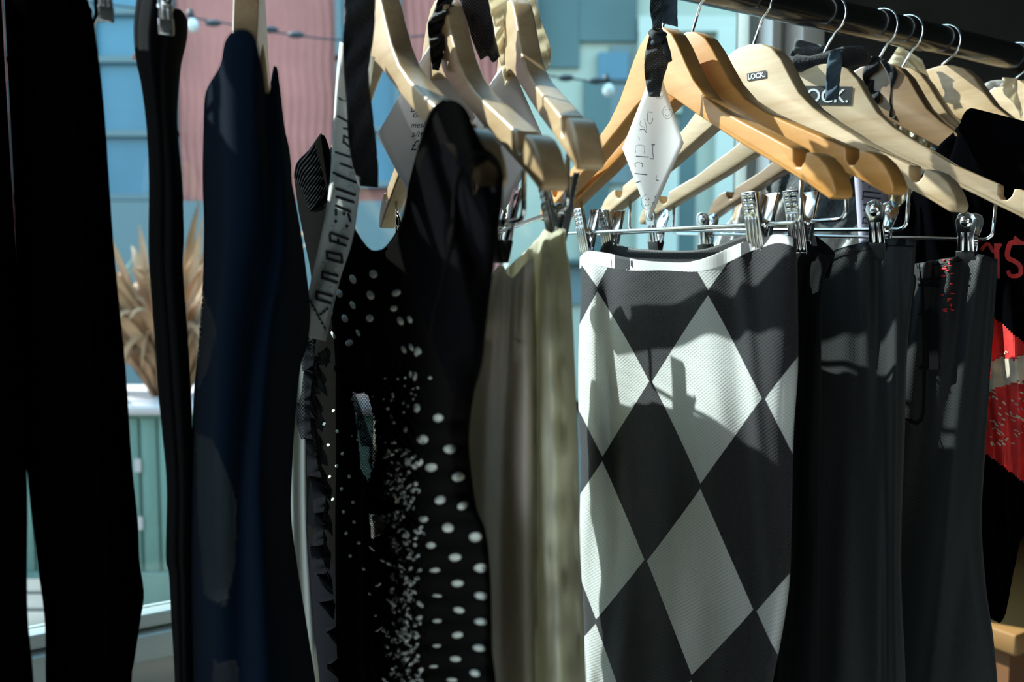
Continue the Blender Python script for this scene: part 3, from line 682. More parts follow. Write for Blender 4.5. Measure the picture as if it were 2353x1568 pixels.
# ---- second skirt, on B
P, n = hplane('B', 0.0)
g = empty('black_skirt', P - Vector((0, 0, .2)), 'black jersey skirt with open waist just right of the diamond skirt', 'skirt')
cloth('skirt_body', P - n * .004, n, [(1440, 605), (1700, 580), (1800, 562), (1832, 550), (1860, 560), (1900, 590), (1918, 584)], [(1440, 605), (1440, 1000), (1440, 1820)], [(1918, 584), (1893, 640), (1886, 760), (1886, 950), (1882, 1200), (1880, 1820)], [M['dark_jersey']], g, 70, 90, None, .010, .008, pinch=((1815, 60),), fold=folds((.004, 6, 1, .1, 1.5), (.002, 11, 0, .2, 1)))
cloth('waist_lining', P - n * .010, n, [(1800, 545), (1838, 530), (1870, 540), (1900, 562), (1918, 582)], [(1800, 545), (1805, 640)], [(1918, 582), (1905, 640)], [M['dark_jersey']], g, 24, 10, None, -.004, 0, one=True)
mb = MB(); f = surf(bpy.data.objects[g.children[0].name], .0012, P, n)
stroke(mb, [(1834, 562), (1862, 575), (1890, 592), (1912, 596)], 16, f); mb.build('waist_hem', M['black_knit2'], g, True)
# ---- satin trousers on C
P, n = hplane('C', 0.0)
g = empty('satin_trousers', P - Vector((0, 0, .2)), 'black satin jersey trousers with light bands, clipped on the small sticker hanger', 'trousers')
def foldC(c, v, sd, x, y):
    d = math.exp(-((x - 2030) / 60) ** 2) * math.exp(-v * 6)
    return (0.003 * math.sin(26 * c + 2 * v) * (.3 + v) + .006 * d * math.sin((x - 2030) * .12) + .004 * math.sin(6 * v + 5 * c) - .010 * math.exp(-((x - 2040) / 14) ** 2) * v + 0.008 * math.exp(-((x - 2062) / 16) ** 2)) * (1 if sd > 0 else .5)
cloth('trouser_body', P, n, [(1500, 592), (1850, 592), (1900, 584), (1950, 566), (2010, 554), (2060, 548), (2104, 552)], [(1500, 592), (1500, 1820)], [(2104, 552), (2098, 650), (2084, 800), (2078, 1000), (2070, 1300), (2080, 1568), (2082, 1820)], [M['satin']], g, 110, 90, None, .012, .010, foldC, pinch=((2030, 50),))
f = surf(g.children[0], .0012, P, n); mb = MB(); stroke(mb, [(1900, 592), (1950, 574), (2010, 562), (2050, 557), (2100, 560)], 18, f); mb.build('waistband', M['black_knit2'], g, True)
# ---- jeans on D
P, n = hplane('D', 0.0)
g = empty('black_jeans', P - Vector((0, 0, .2)), 'black stretch jeans with belt loops and slit pocket on the large sticker hanger', 'trousers')
def foldD(c, v, sd, x, y):
    d = math.exp(-v * 7)
    return (.004 * math.sin((x - 2235) * .10 + (y - 600) * .01) * d * 2 + .004 * math.sin(9 * c + 8 * v) + .006 * math.sin(4 * c - 7 * v + 1) + .009 * math.exp(-((x - (2230 - 140 * (v - .1))) / 30) ** 2)) * (1 if sd > 0 else .5)
cloth('trouser_body', P, n, [(1700, 612), (2050, 612), (2105, 606), (2150, 598), (2200, 590), (2245, 584), (2292, 596)], [(1700, 612), (1700, 1820)], [(2292, 596), (2286, 700), (2275, 850), (2262, 1050), (2255, 1200), (2265, 1350), (2285, 1500), (2310, 1820)], [M['satin']], g, 110, 100, None, .014, .010, foldD, pinch=((2230, 50),))
body = g.children[0]; f = surf(body, .0014, P, n)
mb = MB(); stroke(mb, [(2106, 612), (2150, 604), (2200, 596), (2240, 590)], 12, f); mb.build('waistband', M['black_knit2'], g, True)
for pts, w_ in (([(2128, 604), (2132, 655)], 34), ([(2142, 720), (2144, 850)], 26)):
    mb = MB(); stroke(mb, pts, w_, surf(body, .003, P, n), 0, 6); mb.build('belt_loop', M['black_knit2'], g, True)
mb = MB()
for pts in ([(2108, 640), (2130, 645), (2160, 640)], [(2108, 655), (2160, 657)], [(2120, 660), (2125, 800), (2124, 900), (2120, 960), (2105, 975), (2080, 962)], [(2110, 722), (2156, 724)], [(2112, 848), (2160, 845)]): stroke(mb, pts, 6, surf(body, .0022, P, n))
mb.build('pocket_stitching', M['black_knit2'], g, True)
mb = MB()
for k in range(24):
    x = 2165 + 26 * random.random(); y = 590 + 130 * random.random(); blob(mb, x, y, random.uniform(2, 6), random.uniform(1, 3), surf(body, .002, P, n))
merge(body, mb, M['red'])

# ---- printed T-shirt on E
P, n = hplane('E', 0.0)
g = empty('printed_t_shirt', P - Vector((0, 0, .2)), 'black T-shirt with cracked red and cream print at the right edge', 'T-shirt')
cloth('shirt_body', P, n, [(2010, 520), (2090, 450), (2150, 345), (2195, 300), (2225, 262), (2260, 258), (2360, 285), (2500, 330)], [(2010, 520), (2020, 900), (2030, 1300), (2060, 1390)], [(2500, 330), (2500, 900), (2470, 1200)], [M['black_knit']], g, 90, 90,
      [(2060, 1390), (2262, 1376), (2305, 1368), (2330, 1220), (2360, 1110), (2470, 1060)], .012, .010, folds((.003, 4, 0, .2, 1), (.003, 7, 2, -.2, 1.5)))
body = g.children[0]; f = surf(body, .0012, P, n); f2 = surf(body, .0022, P, n)
cloth('collar', P + n * .012, n, [(2212, 268), (2228, 249), (2265, 256), (2360, 280), (2480, 310)], [(2212, 268), (2190, 345), (2165, 395)], [(2480, 310), (2480, 460)], [M['black_knit']], g, 30, 14, None, .004, .004)
cloth('shoulder', P - n * .01, n, [(2085, 455), (2145, 328), (2180, 300), (2212, 290)], [(2085, 455), (2060, 560), (2075, 640)], [(2212, 290), (2185, 400), (2140, 620)], [M['felt']], g, 24, 20, None, .006, .004)
mb = MB(); fillpx(mb, [(2276, 725), (2310, 750), (2353, 790), (2420, 840), (2440, 1000), (2440, 1160), (2353, 1110), (2310, 1075), (2262, 1042), (2266, 880)], f, 5)
mb.build('red_print', M['red'], g)
mb = MB(); fillpx(mb, [(2278, 832), (2300, 820), (2330, 828), (2360, 812), (2440, 800), (2440, 850), (2360, 872), (2330, 880), (2300, 888), (2272, 900)], f2, 5)
rn = random.Random(3)
for k in range(90):
    x = rn.uniform(2275, 2400); y = rn.uniform(900, 1040); blob(mb, x, y, rn.uniform(2, 8), rn.uniform(1, 3), f2, R_(rn.uniform(20, 60)), n=6)
for k in range(40): blob(mb, rn.uniform(2275, 2400), rn.gauss(855, 28), rn.uniform(2, 9), rn.uniform(1, 4), f2, R_(rn.uniform(-30, 30)), n=6)
mb.build('cream_print', M['creamprint'], g)
mb = MB()
stroke(mb, [(2346, 557), (2322, 560), (2315, 590), (2330, 600), (2344, 612), (2343, 632), (2322, 634), (2316, 622)], lambda t: 13 - 4 * t, f2)
stroke(mb, [(2290, 560), (2292, 640)], 12, f2); stroke(mb, [(2255, 575), (2270, 560), (2285, 580), (2300, 560)], 8, f2); stroke(mb, [(2330, 545), (2353, 560), (2380, 552)], 8, f2)
mb.build('red_lettering', M['red'], g)

# ---- white shirt with grey felt collar on F (its window-side half shows)
P, n = hplane('F', 0.0)
g = empty('white_shirt', P - Vector((0, 0, .2)), 'white shirt with a grey felt collar behind the chrome clips', 'shirt')
cloth('shirt_body', P, n, [(1632, 590), (1650, 545), (1690, 490), (1752, 425), (1850, 440), (1990, 500), (2100, 540)], [(1632, 590), (1625, 640), (1640, 700)], [(2100, 540), (2100, 900)], [M['whitetee']], g, 60, 40, None, .012, .01, folds((.006, 9, 0, .3, 1), (.003, 17, 0, .3, 1)))
cloth('felt_collar', P + n * .014, n, [(1752, 428), (1785, 385), (1812, 372), (1870, 410), (1960, 452), (2040, 470)], [(1752, 428), (1765, 440), (1780, 455)], [(2040, 470), (2040, 560)], [M['felt']], g, 40, 16, [(1780, 455), (1830, 490), (1900, 520), (1970, 545), (2040, 560)], .005, .004, folds((.002, 5, 0, .3, 1)))
# hidden companions on the last hangers: a lit cream lace top
P, n = hplane('H', 0.0)
g = empty('cream_lace_top', P - Vector((0, 0, .1)), 'sunlit cream lace top glimpsed under the brown hanger', 'top')
cloth('lace_body', P, n, [(2010, 330), (2060, 250), (2110, 240), (2160, 262), (2230, 300), (2330, 330)], [(2010, 330), (2000, 420), (2000, 560)], [(2330, 330), (2340, 560)], [M['creamrib']], g, 60, 40, None, .012, .010, folds((.005, 12, 0, .4, 1), (.003, 23, 1, .2, 1)))
mb = MB(); f = surf(g.children[0], .002, P, n); rn = random.Random(8)
for k in range(40):
    x = rn.uniform(2030, 2180); y = rn.uniform(250, 340); a = rn.uniform(-2.2, -.9); l = rn.uniform(12, 40); stroke(mb, [(x, y), (x + l * math.cos(a) * .5, y + l * math.sin(a) * .5 + 4), (x + l * math.cos(a), y + l * math.sin(a))], 3, f)
mb.build('fringe', M['whitetee'], g, True)

# ---- polka dot dress on G1
P, n = hplane('G1', 0.0); P1, n1 = P, n
g = empty('polka_dot_dress', P - Vector((0, 0, .2)), 'black sheer dress with cream polka dots, lace and ruffles on a pale hanger', 'dress')
TT = [(676, 402), (684, 372), (712, 345), (738, 310), (752, 330), (770, 400), (800, 500), (838, 566), (862, 580), (890, 568), (920, 520), (942, 430), (962, 350), (985, 265), (1010, 235), (1038, 231), (1068, 250), (1092, 300), (1112, 340), (1142, 372), (1152, 400)]
LL = [(676, 402), (686, 480), (702, 560), (716, 640), (712, 720), (722, 790), (706, 860), (700, 920), (706, 1000), (712, 1090), (708, 1150), (704, 1230), (712, 1330), (722, 1450), (735, 1568), (750, 1820)]
RL = [(1152, 400), (1148, 480), (1130, 600), (1116, 720), (1104, 830), (1086, 915), (1076, 1000), (1080, 1075), (1094, 1170), (1114, 1220), (1124, 1300), (1128, 1400), (1130, 1500), (1138, 1568), (1160, 1820)]
def foldP(c, v, sd, x, y):
    k = min(1, max(0, (y - 880) / 120)) * min(1, max(0, (x - 905) / 50)); q = 0.0022 * k * abs(math.sin(y * math.pi / 57 + .0025 * (x - 1000))) - .001 * k
    k2 = min(1, max(0, (y - 820) / 80)) * math.exp(-((x - 925) / 42) ** 2); q += .0035 * k2 * math.sin(x * .33 + 2 * math.sin(y * .05)) * math.sin(y * .22 + x * .05)
    q += .004 * math.sin(x * .035 + y * .004) * min(1, max(0, (y - 500) / 300))
    k3 = min(1, max(0, (900 - y) / 300)); q += k3 * .004 * math.sin(x * .06 - y * .018)
    q -= .012 * math.exp(-((x - 862) / 20) ** 2) * min(1, max(0, (y - 700) / 200))
    return q * (1 if sd > 0 else .5)
sheer = [(0, [(912, 560), (952, 440), (975, 350), (1030, 325), (1080, 350), (1060, 380), (1160, 450), (1150, 520), (1112, 840), (1085, 925), (1040, 900), (1000, 790), (960, 690)], 1),
         (0, [(808, 900), (846, 905), (862, 970), (868, 1050), (846, 1110), (828, 1080), (818, 980)], 2), (0, [(846, 1178), (888, 1185), (884, 1230), (852, 1240)], 2),
         (0, [(690, 1080), (745, 1100), (748, 1230), (700, 1200)], 1), (0, [(700, 1240), (770, 1300), (790, 1600), (720, 1600)], 3)]
holes = [(1, [(1088, 385), (1120, 368), (1146, 392), (1140, 446), (1086, 446), (1080, 415)])]
M['gapnet'] = fabric('open_black_net', (0.014, 0.014, 0.016), sheer=0.62, weave=0.15)
db = cloth('dress_body', P, n, TT, LL, RL, [M['polka_base'], M['sheer_black'], M['gapnet'], M['lace']], g, 150, 260, None, .020, .016, foldP, holes, sheer, wp=8)
f = surf(db, .0010, P, n); mb = MB()
z6 = lambda a: (650 + a[0] / 1.989, 780 + a[1] / 1.989); z2 = lambda a: (650 + a[0] / 1.96, a[1] / 1.96)
for a in [(233, 328), (190, 388), (250, 422), (209, 485), (274, 523), (248, 580), (216, 630), (305, 628), (270, 684), (230, 733), (322, 745), (279, 790), (327, 836), (291, 888), (347, 930), (309, 991), (370, 1050), (396, 1163), (424, 1262)]:
    x, y = z6(a); blob(mb, x, y, 3.6, 4.2, f, R_(random.uniform(-30, 30)), 0, 8, .8)
for a in [(613, 315, 15, 20), (711, 360, 21, 17), (640, 458, 25, 20), (763, 502, 26, 17), (575, 552, 18, 13), (679, 586, 26, 18), (523, 572, 12, 16), (802, 630, 26, 18), (535, 670, 14, 14), (606, 692, 24, 12), (720, 735, 24, 17), (822, 762, 22, 15), (645, 823, 20, 14), (756, 862, 24, 20), (880, 904, 25, 20), (677, 942, 20, 14), (789, 997, 26, 16), (903, 1046, 26, 18), (696, 1056, 23, 9), (800, 1116, 26, 14), (905, 1173, 25, 15), (706, 1173, 20, 6), (806, 1238, 24, 12), (904, 1291, 25, 13), (706, 1288, 20, 8), (800, 1352, 24, 13), (704, 1402, 18, 7), (897, 1412, 25, 13), (790, 1461, 24, 12), (690, 1495, 19, 5), (879, 1527, 21, 14), (775, 1558, 23, 9)]:
    x, y = z6(a); blob(mb, x, y, a[2] / 1.99, a[3] / 1.99, f, R_({822: -25, 720: -25, 806: 12, 879: 15}.get(a[0], random.uniform(-6, 6))), 0, 18)
for a in [(317, 1258, 14, 22), (408, 1235, 17, 18), (255, 1322, 14, 20), (396, 1330, 15, 21), (316, 1375, 11, 20), (212, 1402, 13, 21), (280, 1435, 13, 20), (393, 1434, 16, 17), (530, 1446, 12, 20), (512, 1320, 20, 14), (500, 1390, 15, 12), (573, 1440, 9, 17), (300, 1545, 18, 14), (340, 1500, 7, 17), (228, 1510, 7, 20), (545, 1575, 8, 18), (580, 1565, 8, 18), (613, 1580, 10, 18)]:
    x, y = z2(a); blob(mb, x, y, a[2] / 1.96, a[3] / 1.96, f, R_(-25), 0, 14)
for a in [(605, 170, 9, 20), (585, 160, 6, 14), (560, 415, 8, 14), (612, 60, 10, 18)]:
    x, y = z6(a); blob(mb, x, y, a[2] / 2, a[3] / 2, f, 0, 0, 12)
merge(db, mb, M['dot'])
# puckered dots in the gathered strip
rn = random.Random(11); mb = MB()
for k in range(260):
    y = rn.uniform(1030, 1600); x = 922 + 0.02 * (y - 1100) + rn.gauss(0, 22)
    if x > 968: continue
    blob(mb, x, y, rn.uniform(4, 12), rn.uniform(2.5, 5), f, R_(rn.choice((35, -35)) + rn.uniform(-12, 12)), 0, 7, .9)
for k in range(40):
    y = rn.uniform(860, 1040); x = 905 + rn.gauss(0, 40) - (y - 900) * .1
    blob(mb, x, y, rn.uniform(1.5, 4), rn.uniform(1.5, 3.5), f, R_(rn.uniform(0, 180)), 0, 6)
M['dimdot'] = princ('gathered_dot_print', (0.85, 0.86, 0.80), 0.8); merge(db, mb, M['dimdot'])
for pts, w_ in (([(1020, 233), (988, 268), (962, 350), (942, 430), (925, 510), (890, 568), (862, 580), (838, 566), (800, 500), (770, 400), (745, 322)], 7), ([(1152, 410), (1142, 376), (1110, 348), (1080, 362), (1058, 395), (1046, 450), (1040, 540), (1020, 640), (1000, 720), (985, 800)], 9), ([(1150, 410), (1146, 480), (1130, 600), (1114, 720), (1102, 830), (1082, 905)], 9), ([(712, 350), (735, 420), (760, 520), (800, 600)], 5)):
    mb = MB(); L = smooth_line(pts, 50); ff = surf(db, .0018, P, n); mb.tube([ff(p.x, p.y) for p in L], w_ * .00017, 8); mb.build('edge_binding', M['polka_base'], g, True)
# ribbed far shoulder
cloth('ribbed_shoulder', P + n * .011, n, [(676, 410), (684, 374), (710, 345), (738, 306)], [(676, 410), (690, 445), (698, 500)], [(738, 306), (752, 350), (760, 420)], [M['black_knit2']], g, 40, 60, [(698, 500), (730, 470), (760, 420)], .006, .004, lambda c, v, sd, x, y: .0016 * math.sin(v * 85 + c * 6))
def ruffle(pts, amp, wpx, nw, name='ruffle'):
    L = smooth_line(pts, 240); V = []; Fc = []; UV = []
    for i, p in enumerate(L):
        t = i / 239; ph = 2 * math.pi * nw * t + 1.3 * math.sin(9 * t)
        for k in range(6):
            c = k / 5; o_ = (wpx * c) * (1 + .25 * math.sin(ph * .5)); x = p.x - o_; y = p.y + c * wpx * .55 * math.cos(ph) + 3 * math.sin(ph * 2.3) * c; 
            q = .021 + amp * (.25 + .75 * c) * math.sin(ph) + .002 * math.sin(ph * 3.1); V.append(at_plane(x, y, P + n * q, n)); UV.append((x / 1000, y / 1000))
    for i in range(239):
        for k in range(5): a = i * 6 + k; Fc.append((a, a + 1, a + 7, a + 6))
    o = obj(name, V, Fc, M['lace2'], g, True, UV); return o
M['lace2'] = fabric('black_lace_frill', (0.006, 0.006, 0.007), sheer=0.12, weave=0.12, spec=0.0, rough=1.0)
ruffle([(728, 770), (718, 860), (712, 960), (728, 1060), (748, 1130), (742, 1200), (748, 1300), (770, 1420), (790, 1600)], .010, 26, 11)
ruffle([(790, 840), (815, 900), (850, 1000), (880, 1090), (875, 1160), (895, 1260)], .009, 22, 12)
# ---- pale slip peeking out behind the navy dress
Pn = Vector((-0.165, 0.625, 0)); 
# ---- cream gathered skirt on G2
P, n = hplane('G2', 0.0)
g = empty('cream_skirt', P - Vector((0, 0, .2)), 'pale cream gathered skirt clipped between the polka dress and cream trousers', 'skirt')
def foldG(c, v, sd, x, y): return (.004 * math.sin(2 * math.pi * 3.2 * c + 1.2 * math.sin(3 * v)) + .002 * math.sin(2 * math.pi * 13 * c + 2 * v) * max(0, 1 - 4 * v)) * (1 if sd > 0 else .5)
gs = cloth('skirt_body', P, n, [(880, 665), (985, 655), (1060, 660), (1108, 655), (1135, 625), (1152, 612), (1175, 640), (1200, 615), (1225, 590)], [(880, 665), (862, 900), (850, 1300), (850, 1820)], [(1225, 590), (1222, 800), (1230, 1820)], [M['cream2']], g, 90, 90, None, .016, .012, foldG, pinch=((1152, 50),))
# ---- cream trousers on G3
P, n = hplane('G3', 0.0)
g = empty('cream_trousers', P - Vector((0, 0, .2)), 'cream crinkled cotton trousers hanging left of the diamond skirt', 'trousers')
def foldT(c, v, sd, x, y):
    return (.0035 * math.sin(2 * math.pi * 1.6 * c + 1 * v) + .0008 * math.sin(2 * math.pi * 9 * c + 3 * v) - .008 * math.exp(-((x - 1238) / 12) ** 2) + .004 * noise.noise(Vector((x * .03, y * .012, 1)))) * (1 if sd > 0 else .5)
cloth('trouser_body', P, n, [(1105, 668), (1150, 630), (1206, 580), (1228, 556), (1240, 545), (1252, 528), (1275, 524), (1298, 530)], [(1105, 668), (1100, 760), (1100, 1100), (1104, 1568), (1106, 1820)], [(1298, 530), (1300, 570), (1308, 620), (1314, 720), (1320, 850), (1328, 1050), (1332, 1250), (1340, 1450), (1346, 1568), (1355, 1820)], [M['cream']], g, 80, 110, None, .03, .02, foldT, pinch=((1275, 60),))
f = surf(g.children[0], .0012, P, n); mb = MB(); stroke(mb, [(1252, 533), (1275, 531), (1297, 537)], 18, f, 0, 12); mb.build('waistband', M['cream'], g, True)

# ---- navy mesh dress
def edge_on(u, Y): 
    d = ray(u, 631); p = EYEP + d * (Y / d.y); n = -Vector((d.x, d.y, 0)).normalized(); return p, n
P, n = edge_on(560, 0.60)
g = empty('navy_dress', P - Vector((0, 0, .2)), 'dark navy dress with sheer net side, blurred in the left foreground', 'dress')
def foldN(c, v, sd, x, y): return .012 * math.sin(2 * math.pi * 1.3 * c + 1.5 * v) + .004 * math.sin(2 * math.pi * 3 * c + 3 * v + 1)
nv = cloth('dress_body', P, n, [(470, 260), (476, 208), (508, 150), (520, 95), (545, 68), (578, 74), (592, 110), (604, 170), (612, 216), (622, 196), (632, 150), (640, 190), (652, 290), (662, 335), (668, 380)],
      [(470, 260), (467, 400), (470, 520), (467, 650), (458, 780), (447, 900), (442, 1050), (438, 1200), (436, 1350), (438, 1568), (440, 1820)], [(668, 380), (672, 440), (688, 520), (702, 620), (712, 720), (706, 790), (690, 840), (680, 930), (672, 1050), (668, 1180), (682, 1300), (704, 1440), (724, 1568), (760, 1820)],
      [M['navy'], M['navy_mesh']], g, 90, 140, None, .19, .14, foldN, (), [(0, [(465, 660), (500, 760), (478, 850), (452, 905), (455, 780)], 1), (0, [(448, 990), (490, 1010), (545, 1150), (540, 1300), (520, 1400), (470, 1370), (455, 1200)], 1), (0, [(490, 1520), (545, 1520), (560, 1700), (480, 1700)], 1)])
mb = MB(); ff = surf(nv, .001, P, n); stroke(mb, [(676, 480), (690, 560), (700, 660), (704, 760)], 5, ff); stroke(mb, [(480, 212), (500, 205), (530, 206), (540, 215)], 4, ff); mb.build('seam', M['navy'], g, True)
# pale slip
P, n = edge_on(700, 0.93)
g = cloth('pale_slip', P, n, [(640, 700), (690, 700), (730, 720)], [(640, 700), (640, 1820)], [(730, 720), (745, 900), (750, 1200), (765, 1400), (800, 1820)], [M['pale']], None, 30, 60, None, .02, .02, folds((.004, 4, 0, 0, 1)))
tag(g, 'narrow sliver of pale slip between the navy dress and the lace', 'slip')
# ---- black trousers at the left
def straight(name, lab, u, Y, top, l, r, mat='black_knit', dq=.07, fo=None, extra=None):
    P, n = edge_on(u, Y); g = empty(name, P - Vector((0, 0, .3)), lab, 'trousers')
    cloth('trouser_body', P, n, top, l, r, [M[mat]], g, 60, 120, None, dq, dq, fo or folds((.006, 1.3, 0, .2, 1), (.002, 3, 1, .1, 1)), solid=.0015); return g, P, n
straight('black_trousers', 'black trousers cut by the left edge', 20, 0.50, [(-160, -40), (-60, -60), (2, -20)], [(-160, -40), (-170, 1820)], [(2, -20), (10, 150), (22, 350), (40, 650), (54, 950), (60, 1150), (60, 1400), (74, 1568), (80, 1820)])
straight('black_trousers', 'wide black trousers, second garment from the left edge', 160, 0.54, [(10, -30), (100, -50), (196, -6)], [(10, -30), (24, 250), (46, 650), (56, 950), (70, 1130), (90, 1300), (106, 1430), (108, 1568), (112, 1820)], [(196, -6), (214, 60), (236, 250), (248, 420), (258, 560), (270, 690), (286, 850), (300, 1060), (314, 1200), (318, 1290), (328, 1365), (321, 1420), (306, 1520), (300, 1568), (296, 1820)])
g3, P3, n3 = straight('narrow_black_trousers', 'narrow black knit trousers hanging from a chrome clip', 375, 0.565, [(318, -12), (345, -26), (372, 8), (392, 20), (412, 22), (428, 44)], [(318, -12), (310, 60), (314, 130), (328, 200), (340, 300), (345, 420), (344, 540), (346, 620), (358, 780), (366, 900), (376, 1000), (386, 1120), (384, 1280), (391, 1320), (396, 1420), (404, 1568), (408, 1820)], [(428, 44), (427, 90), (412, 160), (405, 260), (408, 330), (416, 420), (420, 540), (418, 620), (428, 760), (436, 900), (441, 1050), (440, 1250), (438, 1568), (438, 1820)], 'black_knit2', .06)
def rail_clip(u, v, P, n, q, lab):
    """plain chrome wire clip hanger: bar just under the rail, one clip in view"""
    c = at_plane(u, v, P + n * q, n); x = Vector((n.x, n.y, 0)); yv = Vector((0, 0, 1)).cross(x)
    tp = Vector((0, 0, 1)); root = empty('clip_hanger', None, lab, 'hanger', None, mtx(c, yv, -x, tp))
    e = round_clip(root, 0, 0); e.scale = (.5, .5, .6)
    for k in e.children:
        if k.name.startswith('rubber_tip'): k.data.materials[0] = M['chrome']
    s = (Vector((c.x, c.y, 0)) - Vector((RAIL0.x, RAIL0.y, 0))).dot(RR); zt = RAIL0.z + RAILR - c.z + .0012
    base = RAIL0 + RR * s; off = root.matrix_world.inverted() @ Vector((base.x, base.y, c.z)); d = Vector((off.x, off.y, 0))
    mb = MB(); mb.tube([(0, -.01, 0), (0, 0, 0), d * .9, d * 1.0, d * 2.0], .0016, 8); mb.build('clip_bar', M['chrome'], root, True, True)
    dn = d.normalized() if d.length > 1e-4 else Vector((0, 1, 0)); pts = [d + Vector((0, 0, 0)), d + Vector((0, 0, zt - .055))]
    for k in range(15):
        a = R_(-60 + 240 * k / 14); pts.append(d - dn * .0195 * math.cos(a) + Vector((0, 0, zt - .0195 + .0195 * math.sin(a))))
    mb = MB(); mb.tube(pts, .0014, 8); mb.build('hook', M['chrome'], root, True, True)
rail_clip(380, 18, P3, n3, .066, 'chrome clip hanger gripping the narrow black trousers')
Pq, nq = edge_on(160, .54); rail_clip(242, -12, Pq, nq, .05, 'chrome clip hanger gripping the wide black trousers')
# hanger of the navy dress, seen nearly end on
HDEF['N'] = (-0.886, -20.7, 0.0, 0.036)
hanger('N', 'pale wooden hanger rising out of the navy dress neckline', M['beech'], [(a * .58, b) for a, b in RIGHT], .008, None, 0, None, .0035)

# ------------------------------------------------------------------ ribbons and tags
def ribbon(name, lab, cat, P, n, left, right, mat, nc=10, nr=60, fo=None, q=.0, parent=None, grp=None, solid=.0008, top=None, bottom=None):
    o = cloth(name, P, n, top or [left[0], right[0]], left, right, [mat], parent, nc, nr, bottom, q, 0, fo, one=True, solid=solid)
    if parent is None: tag(o, lab, cat, grp)
    return o
def wob(a, f, ph=0): return lambda c, v, sd, x, y: a * math.sin(f * v + ph) + a * .6 * math.sin(f * 2.3 * v + 5 * c)
def fplane(u, Y): return edge_on(u, Y)
# black velvet ribbon of the polka dress and its paper strip
P, n = fplane(820, .56)
ribbon('velvet_ribbon', 'wide black velvet ribbon hanging with frayed edges left of the dress hanger', 'ribbon', P, n, [(792, -60), (790, 60), (790, 150), (796, 230), (800, 300), (808, 370), (826, 428)], [(862, -60), (860, 60), (850, 130), (846, 170), (852, 230), (860, 300), (868, 380), (868, 432)], M['velvet'], 16, 90, wob(.003, 14))
P, n = fplane(760, .60)
ps = empty('paper_strip', at_plane(770, 120, P, n), 'long curling paper strip with black gothic lettering over the polka dress', 'tag')
stp = cloth('strip', P, n, [(781, 96), (862, 132)], [(781, 96), (774, 170), (770, 225), (764, 330), (756, 440), (738, 540), (716, 640), (700, 710), (684, 768)], [(862, 132), (850, 200), (838, 290), (828, 400), (822, 480), (808, 560), (782, 640), (762, 720), (748, 785)], [M['paper']], ps, 12, 80, None, .004, 0, wob(.006, 6), one=True, solid=.0003)
sf = surf(stp, .0014, P, n); mb = MB()
z = lambda a, b: (670 + a / 3.92, 400 + b / 3.92)
def bar(a, b, w_=25):
    p, q = Vector(z(*a)), Vector(z(*b)); stroke(mb, [p, q], w_ / 3.92, sf)
    for k in (0, .5, 1):
        r = p.lerp(q, k); blob(mb, r.x, r.y, 3.4, 3.4, sf, R_(45), 0, 4)
def curl(pts, w_=3): stroke(mb, [z(*a) for a in pts], w_ / 3.92, sf)
for a, b in (((405, 5), (575, 75)), ((400, 130), (570, 190)), ((405, 205), (560, 255)), ((400, 285), (530, 340)), ((400, 320), (400, 370)), ((510, 360), (530, 425)),
             ((350, 530), (510, 585)), ((350, 600), (490, 645)), ((345, 545), (350, 610)), ((420, 590), (425, 630)), ((315, 700), (450, 730)), ((320, 760), (455, 800)), ((318, 700), (322, 765)), ((450, 735), (455, 800)),
             ((280, 880), (415, 920)), ((275, 935), (410, 980)), ((278, 880), (275, 940)), ((225, 1060), (365, 1100)), ((222, 1125), (350, 1165)), ((228, 1060), (222, 1120))): bar(a, b)
for c_ in ((398, 426), (498, 470), (472, 358)): x, y = z(*c_); blob(mb, x, y, 4.6, 5.8, sf, 0, 0, 4)
for p_ in ([(345, 470), (370, 465), (382, 500), (360, 540)], [(495, 500), (460, 495), (450, 530), (480, 560)], [(505, 115), (540, 100), (575, 150), (570, 190)], [(540, -10), (590, 20), (590, 70)], [(265, 800), (300, 800), (305, 840), (270, 890)], [(420, 830), (380, 835), (375, 870), (410, 910)], [(215, 990), (245, 985), (258, 1020), (230, 1060)], [(370, 1015), (335, 1020), (330, 1060), (365, 1095)], [(360, 100), (400, 120), (410, 150)], [(400, 1000), (385, 980)]): curl(p_)
for i in range(7): x, y = z(165 + 22 * i, 1145 + 40 * i); blob(mb, x, y, 5.5, 3.2, sf, R_(60), 0, 4)
for i in range(3): x, y = z(265 + 28 * i, 1260 - 22 * i); blob(mb, x, y, 5, 3.4, sf, R_(-35), 0, 5)
curl([(150, 1125), (210, 1210), (260, 1310), (310, 1410)], 7); curl([(230, 1290), (280, 1250), (325, 1220)], 7)
z = lambda a, b: (680 + a / 4.355, 80 + b / 4.355)
for a, b in (((420, 815), (520, 870)), ((480, 935), (545, 950)), ((480, 1010), (550, 1050)), ((480, 1070), (530, 1120)), ((400, 1175), (560, 1230)), ((450, 1290), (590, 1340)), ((375, 1380), (600, 1480)), ((480, 1010), (475, 1080))): bar(a, b, 20)
x, y = z(440, 640); blob(mb, x, y, 7, 3, sf, R_(40), 0, 4); curl([(425, 270), (445, 330), (460, 390)], 4); curl([(440, 640), (480, 660), (510, 655)], 6); curl([(540, 1420), (550, 1370), (600, 1400), (600, 1470)]); curl([(510, 1190), (515, 1160), (540, 1165)])
mb.build('gothic_lettering', M['ink'], ps)

